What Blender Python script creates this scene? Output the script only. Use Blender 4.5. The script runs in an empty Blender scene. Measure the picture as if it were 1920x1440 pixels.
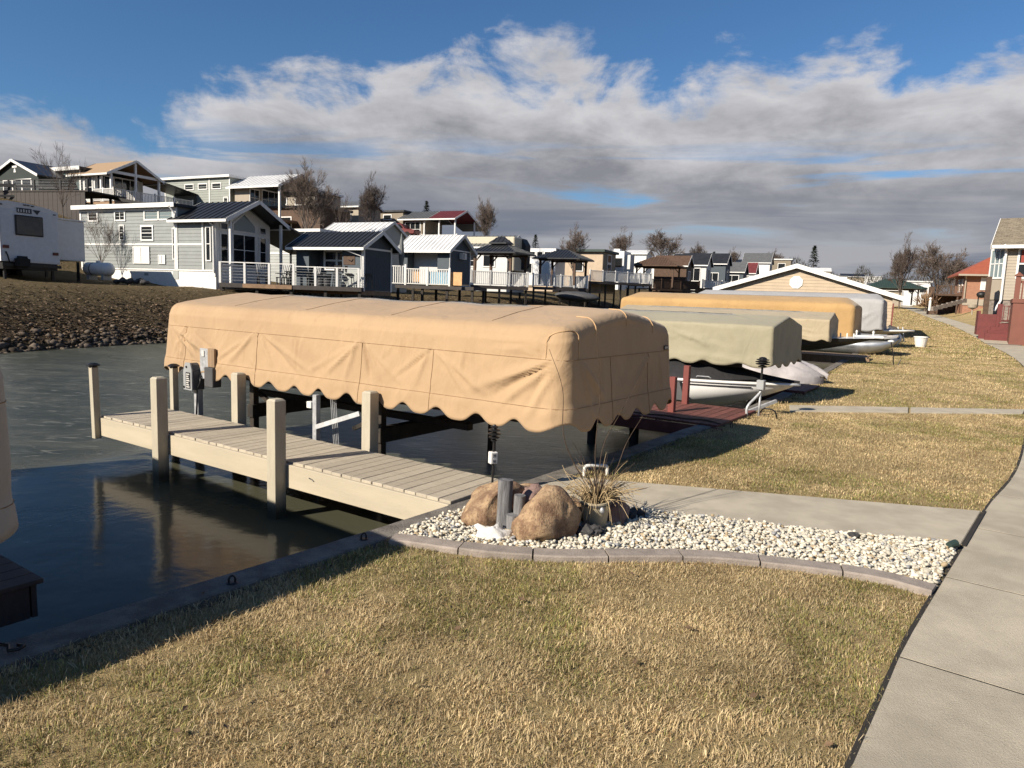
import bpy, bmesh, math, random
import numpy as np
from mathutils import Vector, Matrix, noise as mnoise
rad = math.radians
scene = bpy.context.scene
col = scene.collection
# ------------------------------------------------------------------ camera
F_PX, PITCH, ROLL, EYE = 1331.0, rad(7.0), rad(2.0), 1.8
_f = Vector((0, math.cos(PITCH), -math.sin(PITCH))); _r = Vector((1, 0, 0)); _u = _r.cross(_f)
RIGHT = (_r*math.cos(ROLL) + _u*math.sin(ROLL)); UP = (-_r*math.sin(ROLL) + _u*math.cos(ROLL)); FWD = _f
CAM = Vector((0, 0, EYE))
cd = bpy.data.cameras.new('camera'); cam = bpy.data.objects.new('camera', cd); col.objects.link(cam)
cd.sensor_width = 36; cd.lens = 36*F_PX/1920; cd.clip_start = .05; cd.clip_end = 3000
m3 = Matrix((RIGHT, UP, -FWD)).transposed()
cam.matrix_world = Matrix.Translation(CAM) @ m3.to_4x4()
scene.camera = cam
# ------------------------------------------------------------------ light
SUN_EL, SHADOW_AZ = rad(31), rad(53)          # shadows run towards azimuth 53 deg (from +Y towards +X)
sl = bpy.data.lights.new('sun', 'SUN'); sun = bpy.data.objects.new('sun', sl); col.objects.link(sun)
sl.energy = 5.0; sl.angle = rad(.53); sl.color = (1, .90, .76)
sdir = Vector((math.sin(SHADOW_AZ)*math.cos(SUN_EL), math.cos(SHADOW_AZ)*math.cos(SUN_EL), -math.sin(SUN_EL)))
sun.rotation_euler = sdir.to_track_quat('-Z', 'Y').to_euler()
scene.view_settings.view_transform = 'Standard'; scene.view_settings.look = 'None'
scene.view_settings.exposure = 0.78; scene.view_settings.gamma = 1; scene.view_settings.use_curve_mapping = False
scene.render.engine = 'CYCLES'
scene.cycles.use_denoising = True
scene.cycles.max_bounces = 8; scene.cycles.transparent_max_bounces = 8; scene.cycles.caustics_reflective = False

# ------------------------------------------------------------------ node helpers
class S:                                        # a socket with arithmetic
    def __init__(s, t, k): s.t, s.k = t, k
    def _m(s, op, o=None, o2=None, clamp=False):
        n = s.t.nodes.new('ShaderNodeMath'); n.operation = op; n.use_clamp = clamp
        s.t.links.new(s.k, n.inputs[0])
        for i, v in ((1, o), (2, o2)):
            if v is None: continue
            if isinstance(v, S): s.t.links.new(v.k, n.inputs[i])
            else: n.inputs[i].default_value = v
        return S(s.t, n.outputs[0])
    def __add__(s, o): return s._m('ADD', o)
    def __sub__(s, o): return s._m('SUBTRACT', o)
    def __mul__(s, o): return s._m('MULTIPLY', o)
    def __truediv__(s, o): return s._m('DIVIDE', o)
    def __neg__(s): return s._m('MULTIPLY', -1.0)
    def clamp(s): return s._m('ADD', 0.0, clamp=True)
    def step(s, a, b):
        n = s.t.nodes.new('ShaderNodeMapRange'); n.interpolation_type = 'SMOOTHSTEP'
        s.t.links.new(s.k, n.inputs[0]); n.inputs[1].default_value = a; n.inputs[2].default_value = b
        return S(s.t, n.outputs[0])
    def pow(s, e): return s._m('POWER', e)
    def sin(s): return s._m('SINE')
    def abs(s): return s._m('ABSOLUTE')
    def max(s, o): return s._m('MAXIMUM', o)
    def min(s, o): return s._m('MINIMUM', o)
def lnk(t, v, inp):
    if isinstance(v, S): t.links.new(v.k, inp)
    elif isinstance(v, (tuple, list)) and len(v) == 3 and inp.type == 'RGBA': inp.default_value = (*v, 1)
    else: inp.default_value = v
def mixc(t, f, a, b, mode='MIX'):
    n = t.nodes.new('ShaderNodeMix'); n.data_type = 'RGBA'; n.blend_type = mode
    lnk(t, f, n.inputs[0]); lnk(t, a, n.inputs[6]); lnk(t, b, n.inputs[7])
    return S(t, n.outputs[2])
def comb(t, x, y, z):
    n = t.nodes.new('ShaderNodeCombineXYZ')
    for i, v in enumerate((x, y, z)): lnk(t, v, n.inputs[i])
    return S(t, n.outputs[0])
def sep(t, v):
    n = t.nodes.new('ShaderNodeSeparateXYZ'); lnk(t, v, n.inputs[0])
    return [S(t, o) for o in n.outputs]
def nz(t, vec, scale, detail=4, rough=.55, dist=0, out=0):
    n = t.nodes.new('ShaderNodeTexNoise')
    if vec is not None: lnk(t, vec, n.inputs['Vector'])
    n.inputs['Scale'].default_value = scale; n.inputs['Detail'].default_value = detail
    n.inputs['Roughness'].default_value = rough; n.inputs['Distortion'].default_value = dist
    return S(t, n.outputs[out])
def vor(t, vec, scale, feat='F1', out=0):
    n = t.nodes.new('ShaderNodeTexVoronoi'); n.feature = feat
    if vec is not None: lnk(t, vec, n.inputs['Vector'])
    n.inputs['Scale'].default_value = scale
    return S(t, n.outputs[out])
def mapping(t, vec, sc):
    n = t.nodes.new('ShaderNodeMapping'); lnk(t, vec, n.inputs[0]); n.inputs['Scale'].default_value = sc
    return S(t, n.outputs[0])

# ------------------------------------------------------------------ sky
w = bpy.data.worlds.new('World'); scene.world = w; w.use_nodes = True
t = w.node_tree; t.nodes.clear()
sky = t.nodes.new('ShaderNodeTexSky'); sky.sky_type = 'NISHITA'; sky.sun_disc = False
sky.sun_elevation = SUN_EL; sky.sun_rotation = SHADOW_AZ + math.pi; sky.air_density = 1.0; sky.dust_density = .4; sky.ozone_density = 2.0
tc = t.nodes.new('ShaderNodeTexCoord'); g = S(t, tc.outputs['Generated'])
dx, dy, dz = sep(t, g)
el = dz._m('ARCSINE') * 57.3                    # elevation in degrees
az = dx._m('ARCTAN2', dy)                       # azimuth in radians, 0 = +Y
zc = dz.max(0.0) + .10
q = comb(t, dx/zc, dy/zc, 0.0)                  # cloud layer seen in perspective
puff = nz(t, comb(t, az*3.0, el*.085, 0.7), 1.9, 9, .60, .3)
puff2 = nz(t, comb(t, az*2.6, el*.10, 4.1), 5.0, 6, .58, .3)
top = az.step(-.56, -.20)*6.6 + 10.9 + az.step(.35, .65)*-2.4     # ragged upper edge of the cloud bank, degrees
d1 = (top - el)/4.2 + (puff - .5)*4.0 + (puff2 - .5)*1.3
mask = d1.step(-.10, .62)
band = nz(t, comb(t, az*1.25, el*.24, 2.2), 1.7, 5, .55, .5)
holes = band.step(.52, .64) * el.step(4.0, 7.0) * (el*-1.0 + 13).step(0., 4.)
mask = mask * (holes*-.85 + 1.0)
scat = nz(t, q, .9, 6, .6, .2).step(.60, .80)*.40      # thin scattered cloud higher up
mask = mask.max(scat*el.step(12, 26))
edge = d1.step(.1, 2.6)                         # 0 at sunlit rim, 1 deep inside
lump = nz(t, comb(t, az*3.0, el*.15, 9.3), 2.8, 7, .58, .3)
rim = mixc(t, (edge*.80 + (lump - .5)*-1.7 + .10).clamp(), (.365, .362, .376), (.150, .153, .170))
lowc = mixc(t, band.step(.34, .62), (.105, .120, .155), (.235, .236, .252))
cl = mixc(t, (el*-1.0 + 11.0).step(0, 7.0), rim, lowc)
STR = .056
skc = mixc(t, 1.0, S(t, sky.outputs[0]), (STR*.52, STR*.80, STR*1.06), 'MULTIPLY')
haze = (el*-1.0 + 5).step(0, 6)
skc = mixc(t, haze*.5, skc, (.14, .19, .27))
fin = mixc(t, mask, skc, cl)
bg = t.nodes.new('ShaderNodeBackground'); t.links.new(fin.k, bg.inputs[0]); bg.inputs[1].default_value = 1.0
wo = t.nodes.new('ShaderNodeOutputWorld'); t.links.new(bg.outputs[0], wo.inputs[0])

# ------------------------------------------------------------------ geometry helpers
def ray(px, py): return (FWD*F_PX + RIGHT*(px-960) - UP*(py-720))
def G(px, py, z=0.0):                           # photo point on a level plane
    d = ray(px, py); return CAM + d*((z-EYE)/d.z)
def A(px, py, Y):                               # photo point at distance Y along +Y
    d = ray(px, py); return CAM + d*(Y/d.y)
class MB:
    def __init__(s): s.v, s.f = [], []
    def add(s, vs, fs):
        o = len(s.v); s.v += [tuple(p) for p in vs]; s.f += [tuple(i+o for i in f) for f in fs]; return s
    def b(s, x0, x1, y0, y1, z0, z1):
        return s.add([(x0,y0,z0),(x1,y0,z0),(x1,y1,z0),(x0,y1,z0),(x0,y0,z1),(x1,y0,z1),(x1,y1,z1),(x0,y1,z1)],
                     [(3,2,1,0),(4,5,6,7),(0,1,5,4),(1,2,6,5),(2,3,7,6),(3,0,4,7)])
    def c(s, c, z, R=None):                     # centred box, size z, optional rotation
        h = [k/2 for k in z]; P = []
        for i in range(8):
            p = Vector(((-h[0], h[0])[i in (1,2,5,6)], (-h[1], h[1])[i in (2,3,6,7)], (-h[2], h[2])[i > 3]))
            if R is not None: p = R @ p
            P.append(p + Vector(c))
        return s.add(P, [(3,2,1,0),(4,5,6,7),(0,1,5,4),(1,2,6,5),(2,3,7,6),(3,0,4,7)])
    def bar(s, a, b, w, h):                     # square bar between two points, w across, h upright
        a, b = Vector(a), Vector(b); d = (b-a); L = d.length; d.normalize()
        up = Vector((0,0,1)) if abs(d.z) < .95 else Vector((0,1,0))
        sd = d.cross(up).normalized(); up = sd.cross(d)
        return s.c((a+b)/2, (L, w, h), Matrix((d, sd*-1, up)).transposed())
    def prism(s, poly, vec):
        n = len(poly); v = Vector(vec); P = [Vector(p) for p in poly]
        return s.add(P + [p+v for p in P], [tuple(range(n-1,-1,-1)), tuple(range(n,2*n))] + [(i,(i+1)%n,n+(i+1)%n,n+i) for i in range(n)])
    def tube(s, pts, r, n=6, cap=True):
        pts = [Vector(p) for p in pts]; k = len(pts); rr = r if isinstance(r, (list, tuple)) else [r]*k
        V, Fc = [], []; sd = None
        for i, p in enumerate(pts):
            d = (pts[min(i+1,k-1)] - pts[max(i-1,0)]).normalized()
            if sd is None: sd = d.orthogonal().normalized()
            sd = (sd - d*sd.dot(d)); sd = sd.normalized() if sd.length > 1e-6 else d.orthogonal().normalized()
            up = d.cross(sd)
            for j in range(n):
                a = 2*math.pi*j/n; V.append(p + (sd*math.cos(a) + up*math.sin(a))*rr[i])
        for i in range(k-1):
            for j in range(n): Fc.append((i*n+j, i*n+(j+1)%n, (i+1)*n+(j+1)%n, (i+1)*n+j))
        if cap: Fc += [tuple(range(n-1,-1,-1)), tuple((k-1)*n+j for j in range(n))]
        return s.add(V, Fc)
    def lathe(s, prof, n=16, c=(0,0,0), cap=True):
        V = [(c[0]+r*math.cos(2*math.pi*j/n), c[1]+r*math.sin(2*math.pi*j/n), c[2]+z) for r, z in prof for j in range(n)]; k = len(prof)
        Fc = [(i*n+j, i*n+(j+1)%n, (i+1)*n+(j+1)%n, (i+1)*n+j) for i in range(k-1) for j in range(n)]
        if cap: Fc += [tuple(range(n-1,-1,-1)), tuple((k-1)*n+j for j in range(n))]
        return s.add(V, Fc)
    def grid(s, P):                             # P[i][j] points
        a, b = len(P), len(P[0]); return s.add([p for r in P for p in r], [(i*b+j, i*b+j+1, (i+1)*b+j+1, (i+1)*b+j) for i in range(a-1) for j in range(b-1)])
    def blob(s, c, r, amp=.2, sub=3, seed=0, flat=None, fr=1.6):
        bm = bmesh.new(); bmesh.ops.create_icosphere(bm, subdivisions=sub, radius=1)
        for v in bm.verts:
            n_ = mnoise.fractal(v.co*fr + Vector((seed*7.3, seed*3.1, seed)), 1.0, 2.0, 4); k = 1 + amp*n_
            v.co = Vector((v.co.x*r[0]*k, v.co.y*r[1]*k, v.co.z*r[2]*k))
            if flat is not None and v.co.z < flat: v.co.z = flat + (v.co.z-flat)*.1
        bm.verts.ensure_lookup_table()
        s.add([v.co + Vector(c) for v in bm.verts], [[v.index for v in f.verts] for f in bm.faces]); bm.free(); return s
    def mesh(s, name, mat, smooth=False, bevel=0, seg=1):
        me = bpy.data.meshes.new(name); me.from_pydata(s.v, [], s.f)
        if bevel:
            bm = bmesh.new(); bm.from_mesh(me)
            bmesh.ops.bevel(bm, geom=bm.edges[:] , offset=bevel, segments=seg, affect='EDGES', clamp_overlap=True); bm.to_mesh(me); bm.free()
        me.materials.append(MAT[mat] if isinstance(mat, str) else mat)
        if smooth: me.polygons.foreach_set('use_smooth', [True]*len(me.polygons))
        me.update(); return me
    def build(s, name, mat, parent=None, smooth=False, bevel=0, seg=1, loc=None, rot=None):
        return ob(name, s.mesh(name, mat, smooth, bevel, seg), parent, loc, rot)
def ob(name, me, parent=None, loc=None, rot=None):
    o = bpy.data.objects.new(name, me); col.objects.link(o)
    if parent is not None: o.parent = parent
    if loc is not None: o.location = loc
    if rot is not None: o.rotation_euler = rot if isinstance(rot, (tuple, list)) else (0, 0, rot)
    return o
def tag(o, label=None, cat=None, group=None, kind=None):
    for k, v in (('label', label), ('category', cat), ('group', group), ('kind', kind)):
        if v: o[k] = v
    return o
def thing(name, label, cat, loc=(0,0,0), rotz=0, group=None, rot=None):
    o = ob(name, None, None, loc, rot or (0, 0, rotz)); o.empty_display_size = .2
    return tag(o, label, cat, group)
def struct(o): o['kind'] = 'structure'; return o
def auto_smooth(o, ang=40):
    me = o.data; me.polygons.foreach_set('use_smooth', [True]*len(me.polygons))
    try: me.set_sharp_from_angle(angle=rad(ang))
    except Exception: pass
    return o
def text(name, s, size, mat, parent, loc, rot, ext=.002):
    cu = bpy.data.curves.new(name, 'FONT'); cu.body = s; cu.size = size; cu.extrude = ext; cu.align_x = 'CENTER'; cu.align_y = 'CENTER'
    o = bpy.data.objects.new(name, cu); me = bpy.data.meshes.new_from_object(o); bpy.data.objects.remove(o)
    me.materials.clear(); me.materials.append(MAT[mat]); return ob(name, me, parent, loc, rot)
def catmull(P, step):
    P = [Vector(p) for p in P]; out = []
    Q = [P[0]*2-P[1]] + P + [P[-1]*2-P[-2]]
    for i in range(1, len(Q)-2):
        a, b, c, d = Q[i-1:i+3]; n = max(1, int((c-b).length/step(b) if callable(step) else (c-b).length/step))
        for k in range(n):
            u = k/n; out.append(.5*((2*b) + (c-a)*u + (2*a-5*b+4*c-d)*u*u + (3*b-a-3*c+d)*u**3))
    out.append(P[-1]); return out
def smooth01(x, a, b):
    u = min(1, max(0, (x-a)/(b-a))); return u*u*(3-2*u)
# ------------------------------------------------------------------ materials
MAT = {}
def base(name):
    m = bpy.data.materials.new(name); m.use_nodes = True; t = m.node_tree; p = t.nodes['Principled BSDF']; MAT[name] = m
    tc = t.nodes.new('ShaderNodeTexCoord'); return m, t, p, S(t, tc.outputs['Object'])
def bumpn(t, p, h, dist, strength=1.0):
    b = t.nodes.new('ShaderNodeBump'); b.inputs['Strength'].default_value = strength; b.inputs['Distance'].default_value = dist
    t.links.new(h.k, b.inputs['Height']); t.links.new(b.outputs[0], p.inputs['Normal'])
def mk(name, c, rough=.6, var=.14, sc=5, bump=0, bsc=60, metal=0, spec=.4, stretch=None, rnd=0, c2=None, speck=0, spsc=120, dirt=0):
    k_ = .82 if min(c) > .55 else .74
    c = tuple(q*k_ for q in c); c2 = c2 and tuple(q*k_ for q in c2)
    m, t, p, o = base(name)
    v = mapping(t, o, stretch) if stretch else o
    n1 = nz(t, v, sc, 6, .6); a = tuple(k*(1-var) for k in c); b = tuple(min(1, k*(1+var)) for k in c)
    cc = mixc(t, n1.step(.3, .7), a, b if c2 is None else c2)
    if rnd:
        oi = t.nodes.new('ShaderNodeObjectInfo'); r = S(t, oi.outputs['Random'])
        cc = mixc(t, 1.0, cc, comb(t, *(r*(2*rnd) + (1-rnd),)*3), 'MULTIPLY')
    if speck: cc = mixc(t, nz(t, o, spsc, 3, .7).step(.58, .72)*speck, cc, tuple(k*.35 for k in c))
    if dirt: cc = mixc(t, nz(t, v, sc*.37, 5, .65).step(.5, .75)*dirt, cc, tuple(k*.55 for k in c))
    lnk(t, cc, p.inputs['Base Color']); p.inputs['Metallic'].default_value = metal; p.inputs['Specular IOR Level'].default_value = spec
    lnk(t, (n1 - .5)*.15 + rough, p.inputs['Roughness'])
    if bump: bumpn(t, p, nz(t, v, bsc, 5, .65), bump)
    return m
mk('concrete', (.53,.47,.365), .85, .13, 3, .0035, 160, speck=.28, spsc=230, spec=.25, dirt=.25)
mk('concrete_walk', (.52,.46,.355), .88, .14, 2.5, .005, 130, speck=.35, spsc=180, spec=.22, dirt=.3, rnd=.05)
mk('concrete_wall', (.20,.18,.155), .9, .35, 6, .012, 60, speck=.4, dirt=.5)
mk('edging', (.36,.305,.26), .9, .16, 9, .006, 90, rnd=.08, dirt=.35)
mk('joint', (.03,.026,.022), .95)
mk('soil', (.10,.075,.045), .95, .3, 8, .02, 50)
mk('dock_paint', (.49,.43,.335), .72, .10, 4, .0025, 90, stretch=(1,6,1), rnd=.11, speck=.4, spsc=45, dirt=.4)
mk('dock_fascia', (.53,.462,.345), .7, .07, 3, .002, 60, stretch=(.3,2,2), speck=.12, spsc=40, dirt=.15)
mk('post_paint', (.50,.45,.345), .65, .07, 5, .0015, 80, stretch=(2,2,.4), dirt=.15)
mk('red_dock', (.17,.058,.045), .7, .25, 4, .003, 60, rnd=.2, dirt=.4)
mk('red_paint', (.21,.052,.042), .6, .12, 4, .002, 60, dirt=.15)
mk('redbrown_deck', (.20,.072,.048), .65, .10, 1.5)
mk('red_house_deck', (.16,.034,.032), .6, .12, 4, .002, 60)
mk('brown_dock', (.085,.06,.05), .7, .2, 4, .003, 50, stretch=(1,5,1))
mk('black_plastic', (.012,.012,.013), .45, .2, 10)
mk('black_metal', (.018,.017,.016), .5, .3, 8, dirt=.2)
mk('lift_steel', (.03,.026,.022), .7, .5, 6, .004, 40, c2=(.055,.042,.03))
mk('galv', (.50,.51,.52), .45, .2, 14, .001, 60, metal=.25)
mk('alu', (.62,.63,.64), .4, .15, 10, metal=.25)
mk('grey_box', (.36,.37,.37), .5, .08)
mk('grey_dark', (.085,.085,.088), .6, .12)
mk('white_plastic', (.78,.77,.73), .45, .05)
mk('white_trim', (.80,.79,.76), .5, .05)
mk('white_roof', (.74,.74,.73), .42, .08, 1.2, metal=.1)
mk('wood_old', (.30,.20,.12), .8, .2, 5, .003, 50, stretch=(4,4,.5))
mk('log_grey', (.20,.20,.205), .85, .45, 10, .012, 34, stretch=(3,3,.35), speck=.3, spsc=60)
mk('rope', (.42,.36,.26), .9, .2, 60)
mk('twig', (.075,.048,.03), .85, .35, 20)
mk('straw', (.47,.35,.19), .8, .35, 12)
mk('bark', (.14,.11,.09), .9, .35, 6, .01, 20)
mk('twigs', (.125,.095,.078), .9, .3, 2)
mk('rock_dark', (.06,.058,.058), .85, .4, 7, .01, 30)
mk('leaf_dry', (.16,.10,.055), .85, .4, 9)
mk('evergreen', (.03,.042,.022), .85, .35, 1.5)
mk('woods', (.075,.062,.048), .95, .4, .25, c2=(.06,.055,.036))
mk('cover_black', (.016,.016,.018), .75, .25, 5, .01, 12)
mk('hull_white', (.78,.77,.74), .2, .04, 2, spec=.6)
mk('hull_grey', (.25,.25,.255), .3, .1)
mk('pontoon', (.42,.43,.44), .3, .18, 3, metal=.8)
mk('bucket', (.50,.43,.30), .6, .12, 8)
mk('boat_cover', (.46,.43,.43), .8, .12, 4, .01, 14)
mk('slate_siding', (.075,.095,.115), .7, .10, 3)
mk('grey_siding', (.285,.305,.30), .6, .06, 2, rnd=.04)
mk('pale_siding', (.42,.44,.42), .6, .06, 2)
mk('green_siding', (.31,.335,.30), .6, .06, 2)
mk('beige_siding', (.52,.41,.285), .6, .06, 2)
mk('tan_wall', (.55,.43,.31), .7, .08, 2)
mk('taupe_siding', (.26,.215,.155), .65, .06, 2)
mk('clay_siding', (.40,.345,.27), .65, .06, 2)
mk('teal_siding', (.075,.125,.125), .7, .10, 2)
mk('dgreen_siding', (.02,.032,.028), .7, .15, 2)
mk('brown_wood', (.10,.058,.036), .75, .25, 4)
mk('deck_wood', (.30,.19,.11), .75, .2, 4)
mk('deck_grey', (.07,.06,.055), .8, .2, 4)
mk('dark_roof', (.045,.047,.052), .38, .15, 2, metal=.35)
mk('grey_roof', (.15,.155,.155), .5, .12, 2, metal=.2)
mk('red_roof', (.155,.035,.035), .5, .15, 2)
mk('orange_roof', (.36,.10,.055), .6, .08, 2)
mk('tan_roof', (.40,.275,.165), .8, .12, 14)
mk('green_roof', (.035,.06,.05), .6, .12, 2)
mk('rv_white', (.68,.69,.70), .35, .05)
mk('rv_cream', (.62,.56,.43), .4, .06)
mk('decal_navy', (.02,.028,.045), .4)
mk('blue_panel', (.33,.60,.78), .5, .08)
mk('orange_panel', (.80,.47,.22), .5, .12)
mk('furniture', (.035,.032,.03), .6, .2)
mk('furniture_white', (.62,.62,.60), .5, .05)
mk('tail_red', (.10,.012,.012), .3)
mk('rubber', (.012,.012,.012), .8)
mk('propane', (.75,.75,.73), .35, .05)
mk('logo_blue', (.38,.45,.55), .6)
mk('ink', (.015,.015,.018), .6)
mk('tag_white', (.6,.58,.54), .6)
mk('red_curtain', (.30,.055,.04), .8)
mk('shell', (.82,.80,.74), .6, .08, 14, .004, 40)
mk('stone_skirt', (.26,.22,.185), .9, .4, 9, .02, 14)
mk('seat_red', (.17,.02,.02), .5)
mk('umbrella_grey', (.19,.20,.20), .8)
# painted posts with a dark waterline stain
m, t, p, o = base('post_paint'); ox, oy, oz = sep(t, o); nn_ = nz(t, mapping(t, o, (2,2,.5)), 7, 6, .65); st_ = nz(t, mapping(t, o, (9,9,.6)), 6, 5, .7)
cc = mixc(t, nn_.step(.3,.7), (.335,.30,.23), (.39,.352,.272)); cc = mixc(t, st_.step(.56,.74)*.30, cc, (.20,.17,.12)); cc = mixc(t, nz(t, o, 70, 3, .7).step(.62,.7)*.5, cc, (.16,.13,.09))
cc = mixc(t, (oz*-1.0 + (nn_ - .5)*.22).step(.30,.50), cc, (.045,.045,.03)); lnk(t, cc, p.inputs['Base Color']); p.inputs['Roughness'].default_value = .7; bumpn(t, p, st_*.5 + nn_*.3, .004)
# glass
for nm, c in (('glass', (.012,.014,.016)), ('glass_pale', (.16,.20,.21))):
    m, t, p, o = base(nm); p.inputs['Base Color'].default_value = (*c, 1); p.inputs['Roughness'].default_value = .06; p.inputs['Specular IOR Level'].default_value = .7
    bumpn(t, p, nz(t, o, .8, 2), .02)
# canvas covers
def canvas(name, c, rough=.82, trans=.06):
    c = tuple(q*.64 for q in c)
    m, t, p, o = base(name)
    n1 = nz(t, o, .9, 6, .6, .3); n2 = nz(t, mapping(t, o, (1.2,1.2,.5)), 4.5, 6, .65)
    cc = mixc(t, n1.step(.3,.7), tuple(k*.91 for k in c), tuple(k*1.06 for k in c))
    cc = mixc(t, n2.step(.54,.75)*.38, cc, (c[0]*.74, c[1]*.68, c[2]*.60)); cc = mixc(t, nz(t, mapping(t, o, (3,3,.35)), 6, 5, .7).step(.55,.8)*.22, cc, (c[0]*1.12, c[1]*1.14, c[2]*1.2)); cc = mixc(t, nz(t, o, 60, 3, .7).step(.62,.72)*.25, cc, (c[0]*.7, c[1]*.66, c[2]*.6))
    lnk(t, cc, p.inputs['Base Color']); p.inputs['Roughness'].default_value = rough; p.inputs['Specular IOR Level'].default_value = .25
    p.inputs['Sheen Weight'].default_value = .12
    h = nz(t, mapping(t, o, (1,1,.6)), 3.2, 3, .5, .9)*.55 + nz(t, o, 14, 3, .5, .5)*.07 + nz(t, o, 700, 2)*.010
    bumpn(t, p, h, .040, 1.0)
canvas('canvas_tan', (.55,.375,.217)); canvas('canvas_olive', (.43,.39,.27)); canvas('canvas_beige', (.52,.43,.29))
canvas('canvas_orange', (.57,.36,.155)); canvas('canvas_grey', (.47,.465,.46)); canvas('canvas_cream', (.56,.50,.42))
mk('seam_tan', (.34,.21,.11), .9); mk('piping', (.66,.43,.23), .8)
# shingles
m, t, p, o = base('shingle')
br = t.nodes.new('ShaderNodeTexBrick'); t.links.new(mapping(t, o, (1,1,1)).k, br.inputs[0]); br.inputs['Scale'].default_value = 1.0
br.inputs['Brick Width'].default_value = .32; br.inputs['Row Height'].default_value = .16; br.inputs['Mortar Size'].default_value = .008
br.inputs['Color1'].default_value = (.20,.165,.115,1); br.inputs['Color2'].default_value = (.105,.085,.06,1); br.inputs['Mortar'].default_value = (.05,.04,.03,1)
lnk(t, mixc(t, nz(t, o, 9, 4).step(.4,.6)*.5, S(t, br.outputs[0]), (.25,.21,.15)), p.inputs['Base Color']); p.inputs['Roughness'].default_value = .95
# brick wall of the far house (bricks are below a pixel there)
m, t, p, o = base('brick')
br = t.nodes.new('ShaderNodeTexBrick'); ox, oy, oz = sep(t, o); t.links.new(comb(t, ox+oy, oz, 0.).k, br.inputs[0]); br.inputs['Scale'].default_value = 1.0
br.inputs['Brick Width'].default_value = .22; br.inputs['Row Height'].default_value = .075; br.inputs['Mortar Size'].default_value = .006
br.inputs['Color1'].default_value = (.30,.135,.075,1); br.inputs['Color2'].default_value = (.235,.10,.06,1); br.inputs['Mortar'].default_value = (.30,.22,.165,1)
lnk(t, S(t, br.outputs[0]), p.inputs['Base Color']); p.inputs['Roughness'].default_value = .9
# boulders
def granite(name, c1, c2, c3):
    c1, c2, c3 = (tuple(q*.8 for q in c_) for c_ in (c1, c2, c3))
    m, t, p, o = base(name); n1 = nz(t, o, 7, 7, .7, .4); n2 = nz(t, o, 55, 4, .7); n3 = nz(t, o, 3.2, 4, .6)
    cc = mixc(t, n1.step(.38,.62), c1, c2); cc = mixc(t, n2.step(.55,.68)*.7, cc, c3); cc = mixc(t, n3.step(.55,.72)*.6, cc, (c3[0]*1.4, c3[1]*1.2, c3[2]*1.1))
    lnk(t, cc, p.inputs['Base Color']); p.inputs['Roughness'].default_value = .85; bumpn(t, p, n1*.8 + n2*.45, .03)
granite('granite', (.50,.345,.20), (.24,.14,.08), (.06,.038,.025)); granite('granite_red', (.36,.22,.15), (.20,.12,.08), (.05,.035,.028))
granite('granite_pink', (.30,.20,.17), (.22,.14,.12), (.09,.06,.05)); granite('riprap', (.27,.24,.205), (.17,.145,.115), (.06,.048,.036))
# tinted stuff (vertex colour named tint)
def tinted(name, rough=.8, sss=0, spec=.3):
    m, t, p, o = base(name); a = t.nodes.new('ShaderNodeAttribute'); a.attribute_name = 'tint'
    lnk(t, S(t, a.outputs[0]), p.inputs['Base Color']); p.inputs['Roughness'].default_value = rough; p.inputs['Specular IOR Level'].default_value = spec
    return m, t, p, o, S(t, a.outputs[0])
m, t, p, o, ca = tinted('grass_blades', .7, spec=.25)
tr = t.nodes.new('ShaderNodeBsdfTranslucent'); t.links.new(ca.k, tr.inputs[0]); mx = t.nodes.new('ShaderNodeMixShader'); mx.inputs[0].default_value = .25
t.links.new(p.outputs[0], mx.inputs[1]); t.links.new(tr.outputs[0], mx.inputs[2]); t.links.new(mx.outputs[0], t.nodes['Material Output'].inputs[0])
tinted('gravel_stones', .95, spec=.1); tinted('leaf_litter', .85)
# lawn soil and thatch under the blades
m, t, p, o = base('lawn')
n1 = nz(t, o, 1.3, 6, .65, .4); n2 = nz(t, o, 26, 5, .7); n3 = nz(t, o, 150, 3, .7); n4 = nz(t, o, .45, 4, .6)
cc = mixc(t, (n1*.6 + n4*.4).step(.38,.66), (.40,.30,.155), (.27,.215,.095)); cc = mixc(t, n2.step(.4,.66)*.6, cc, (.40,.30,.16)); cc = mixc(t, n3.step(.5,.66)*.55, cc, (.12,.088,.042))
lnk(t, cc, p.inputs['Base Color']); p.inputs['Roughness'].default_value = .95; p.inputs['Specular IOR Level'].default_value = .1; bumpn(t, p, n2*.5 + n3*.6, .03)
# far bank: leaf litter, soil, dry grass
m, t, p, o = base('bank')
n1 = nz(t, o, .5, 6, .65, .3); n2 = nz(t, o, 9, 5, .7); n3 = nz(t, o, 3, 5, .7); ox, oy, oz = sep(t, o)
cc = mixc(t, n1.step(.35,.65), (.075,.055,.034), (.11,.083,.047)); cc = mixc(t, n2.step(.45,.62), cc, (.028,.021,.013)); cc = mixc(t, n3.step(.56,.7)*.7, cc, (.11,.08,.05))
gr = mixc(t, n2.step(.35,.7), (.135,.10,.055), (.085,.068,.033)); cc = mixc(t, (oz + n1*1.6).step(1.2,2.6), cc, gr)
lnk(t, cc, p.inputs['Base Color']); p.inputs['Roughness'].default_value = .95; p.inputs['Specular IOR Level'].default_value = .1; bumpn(t, p, n2 + n3, .15)
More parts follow.
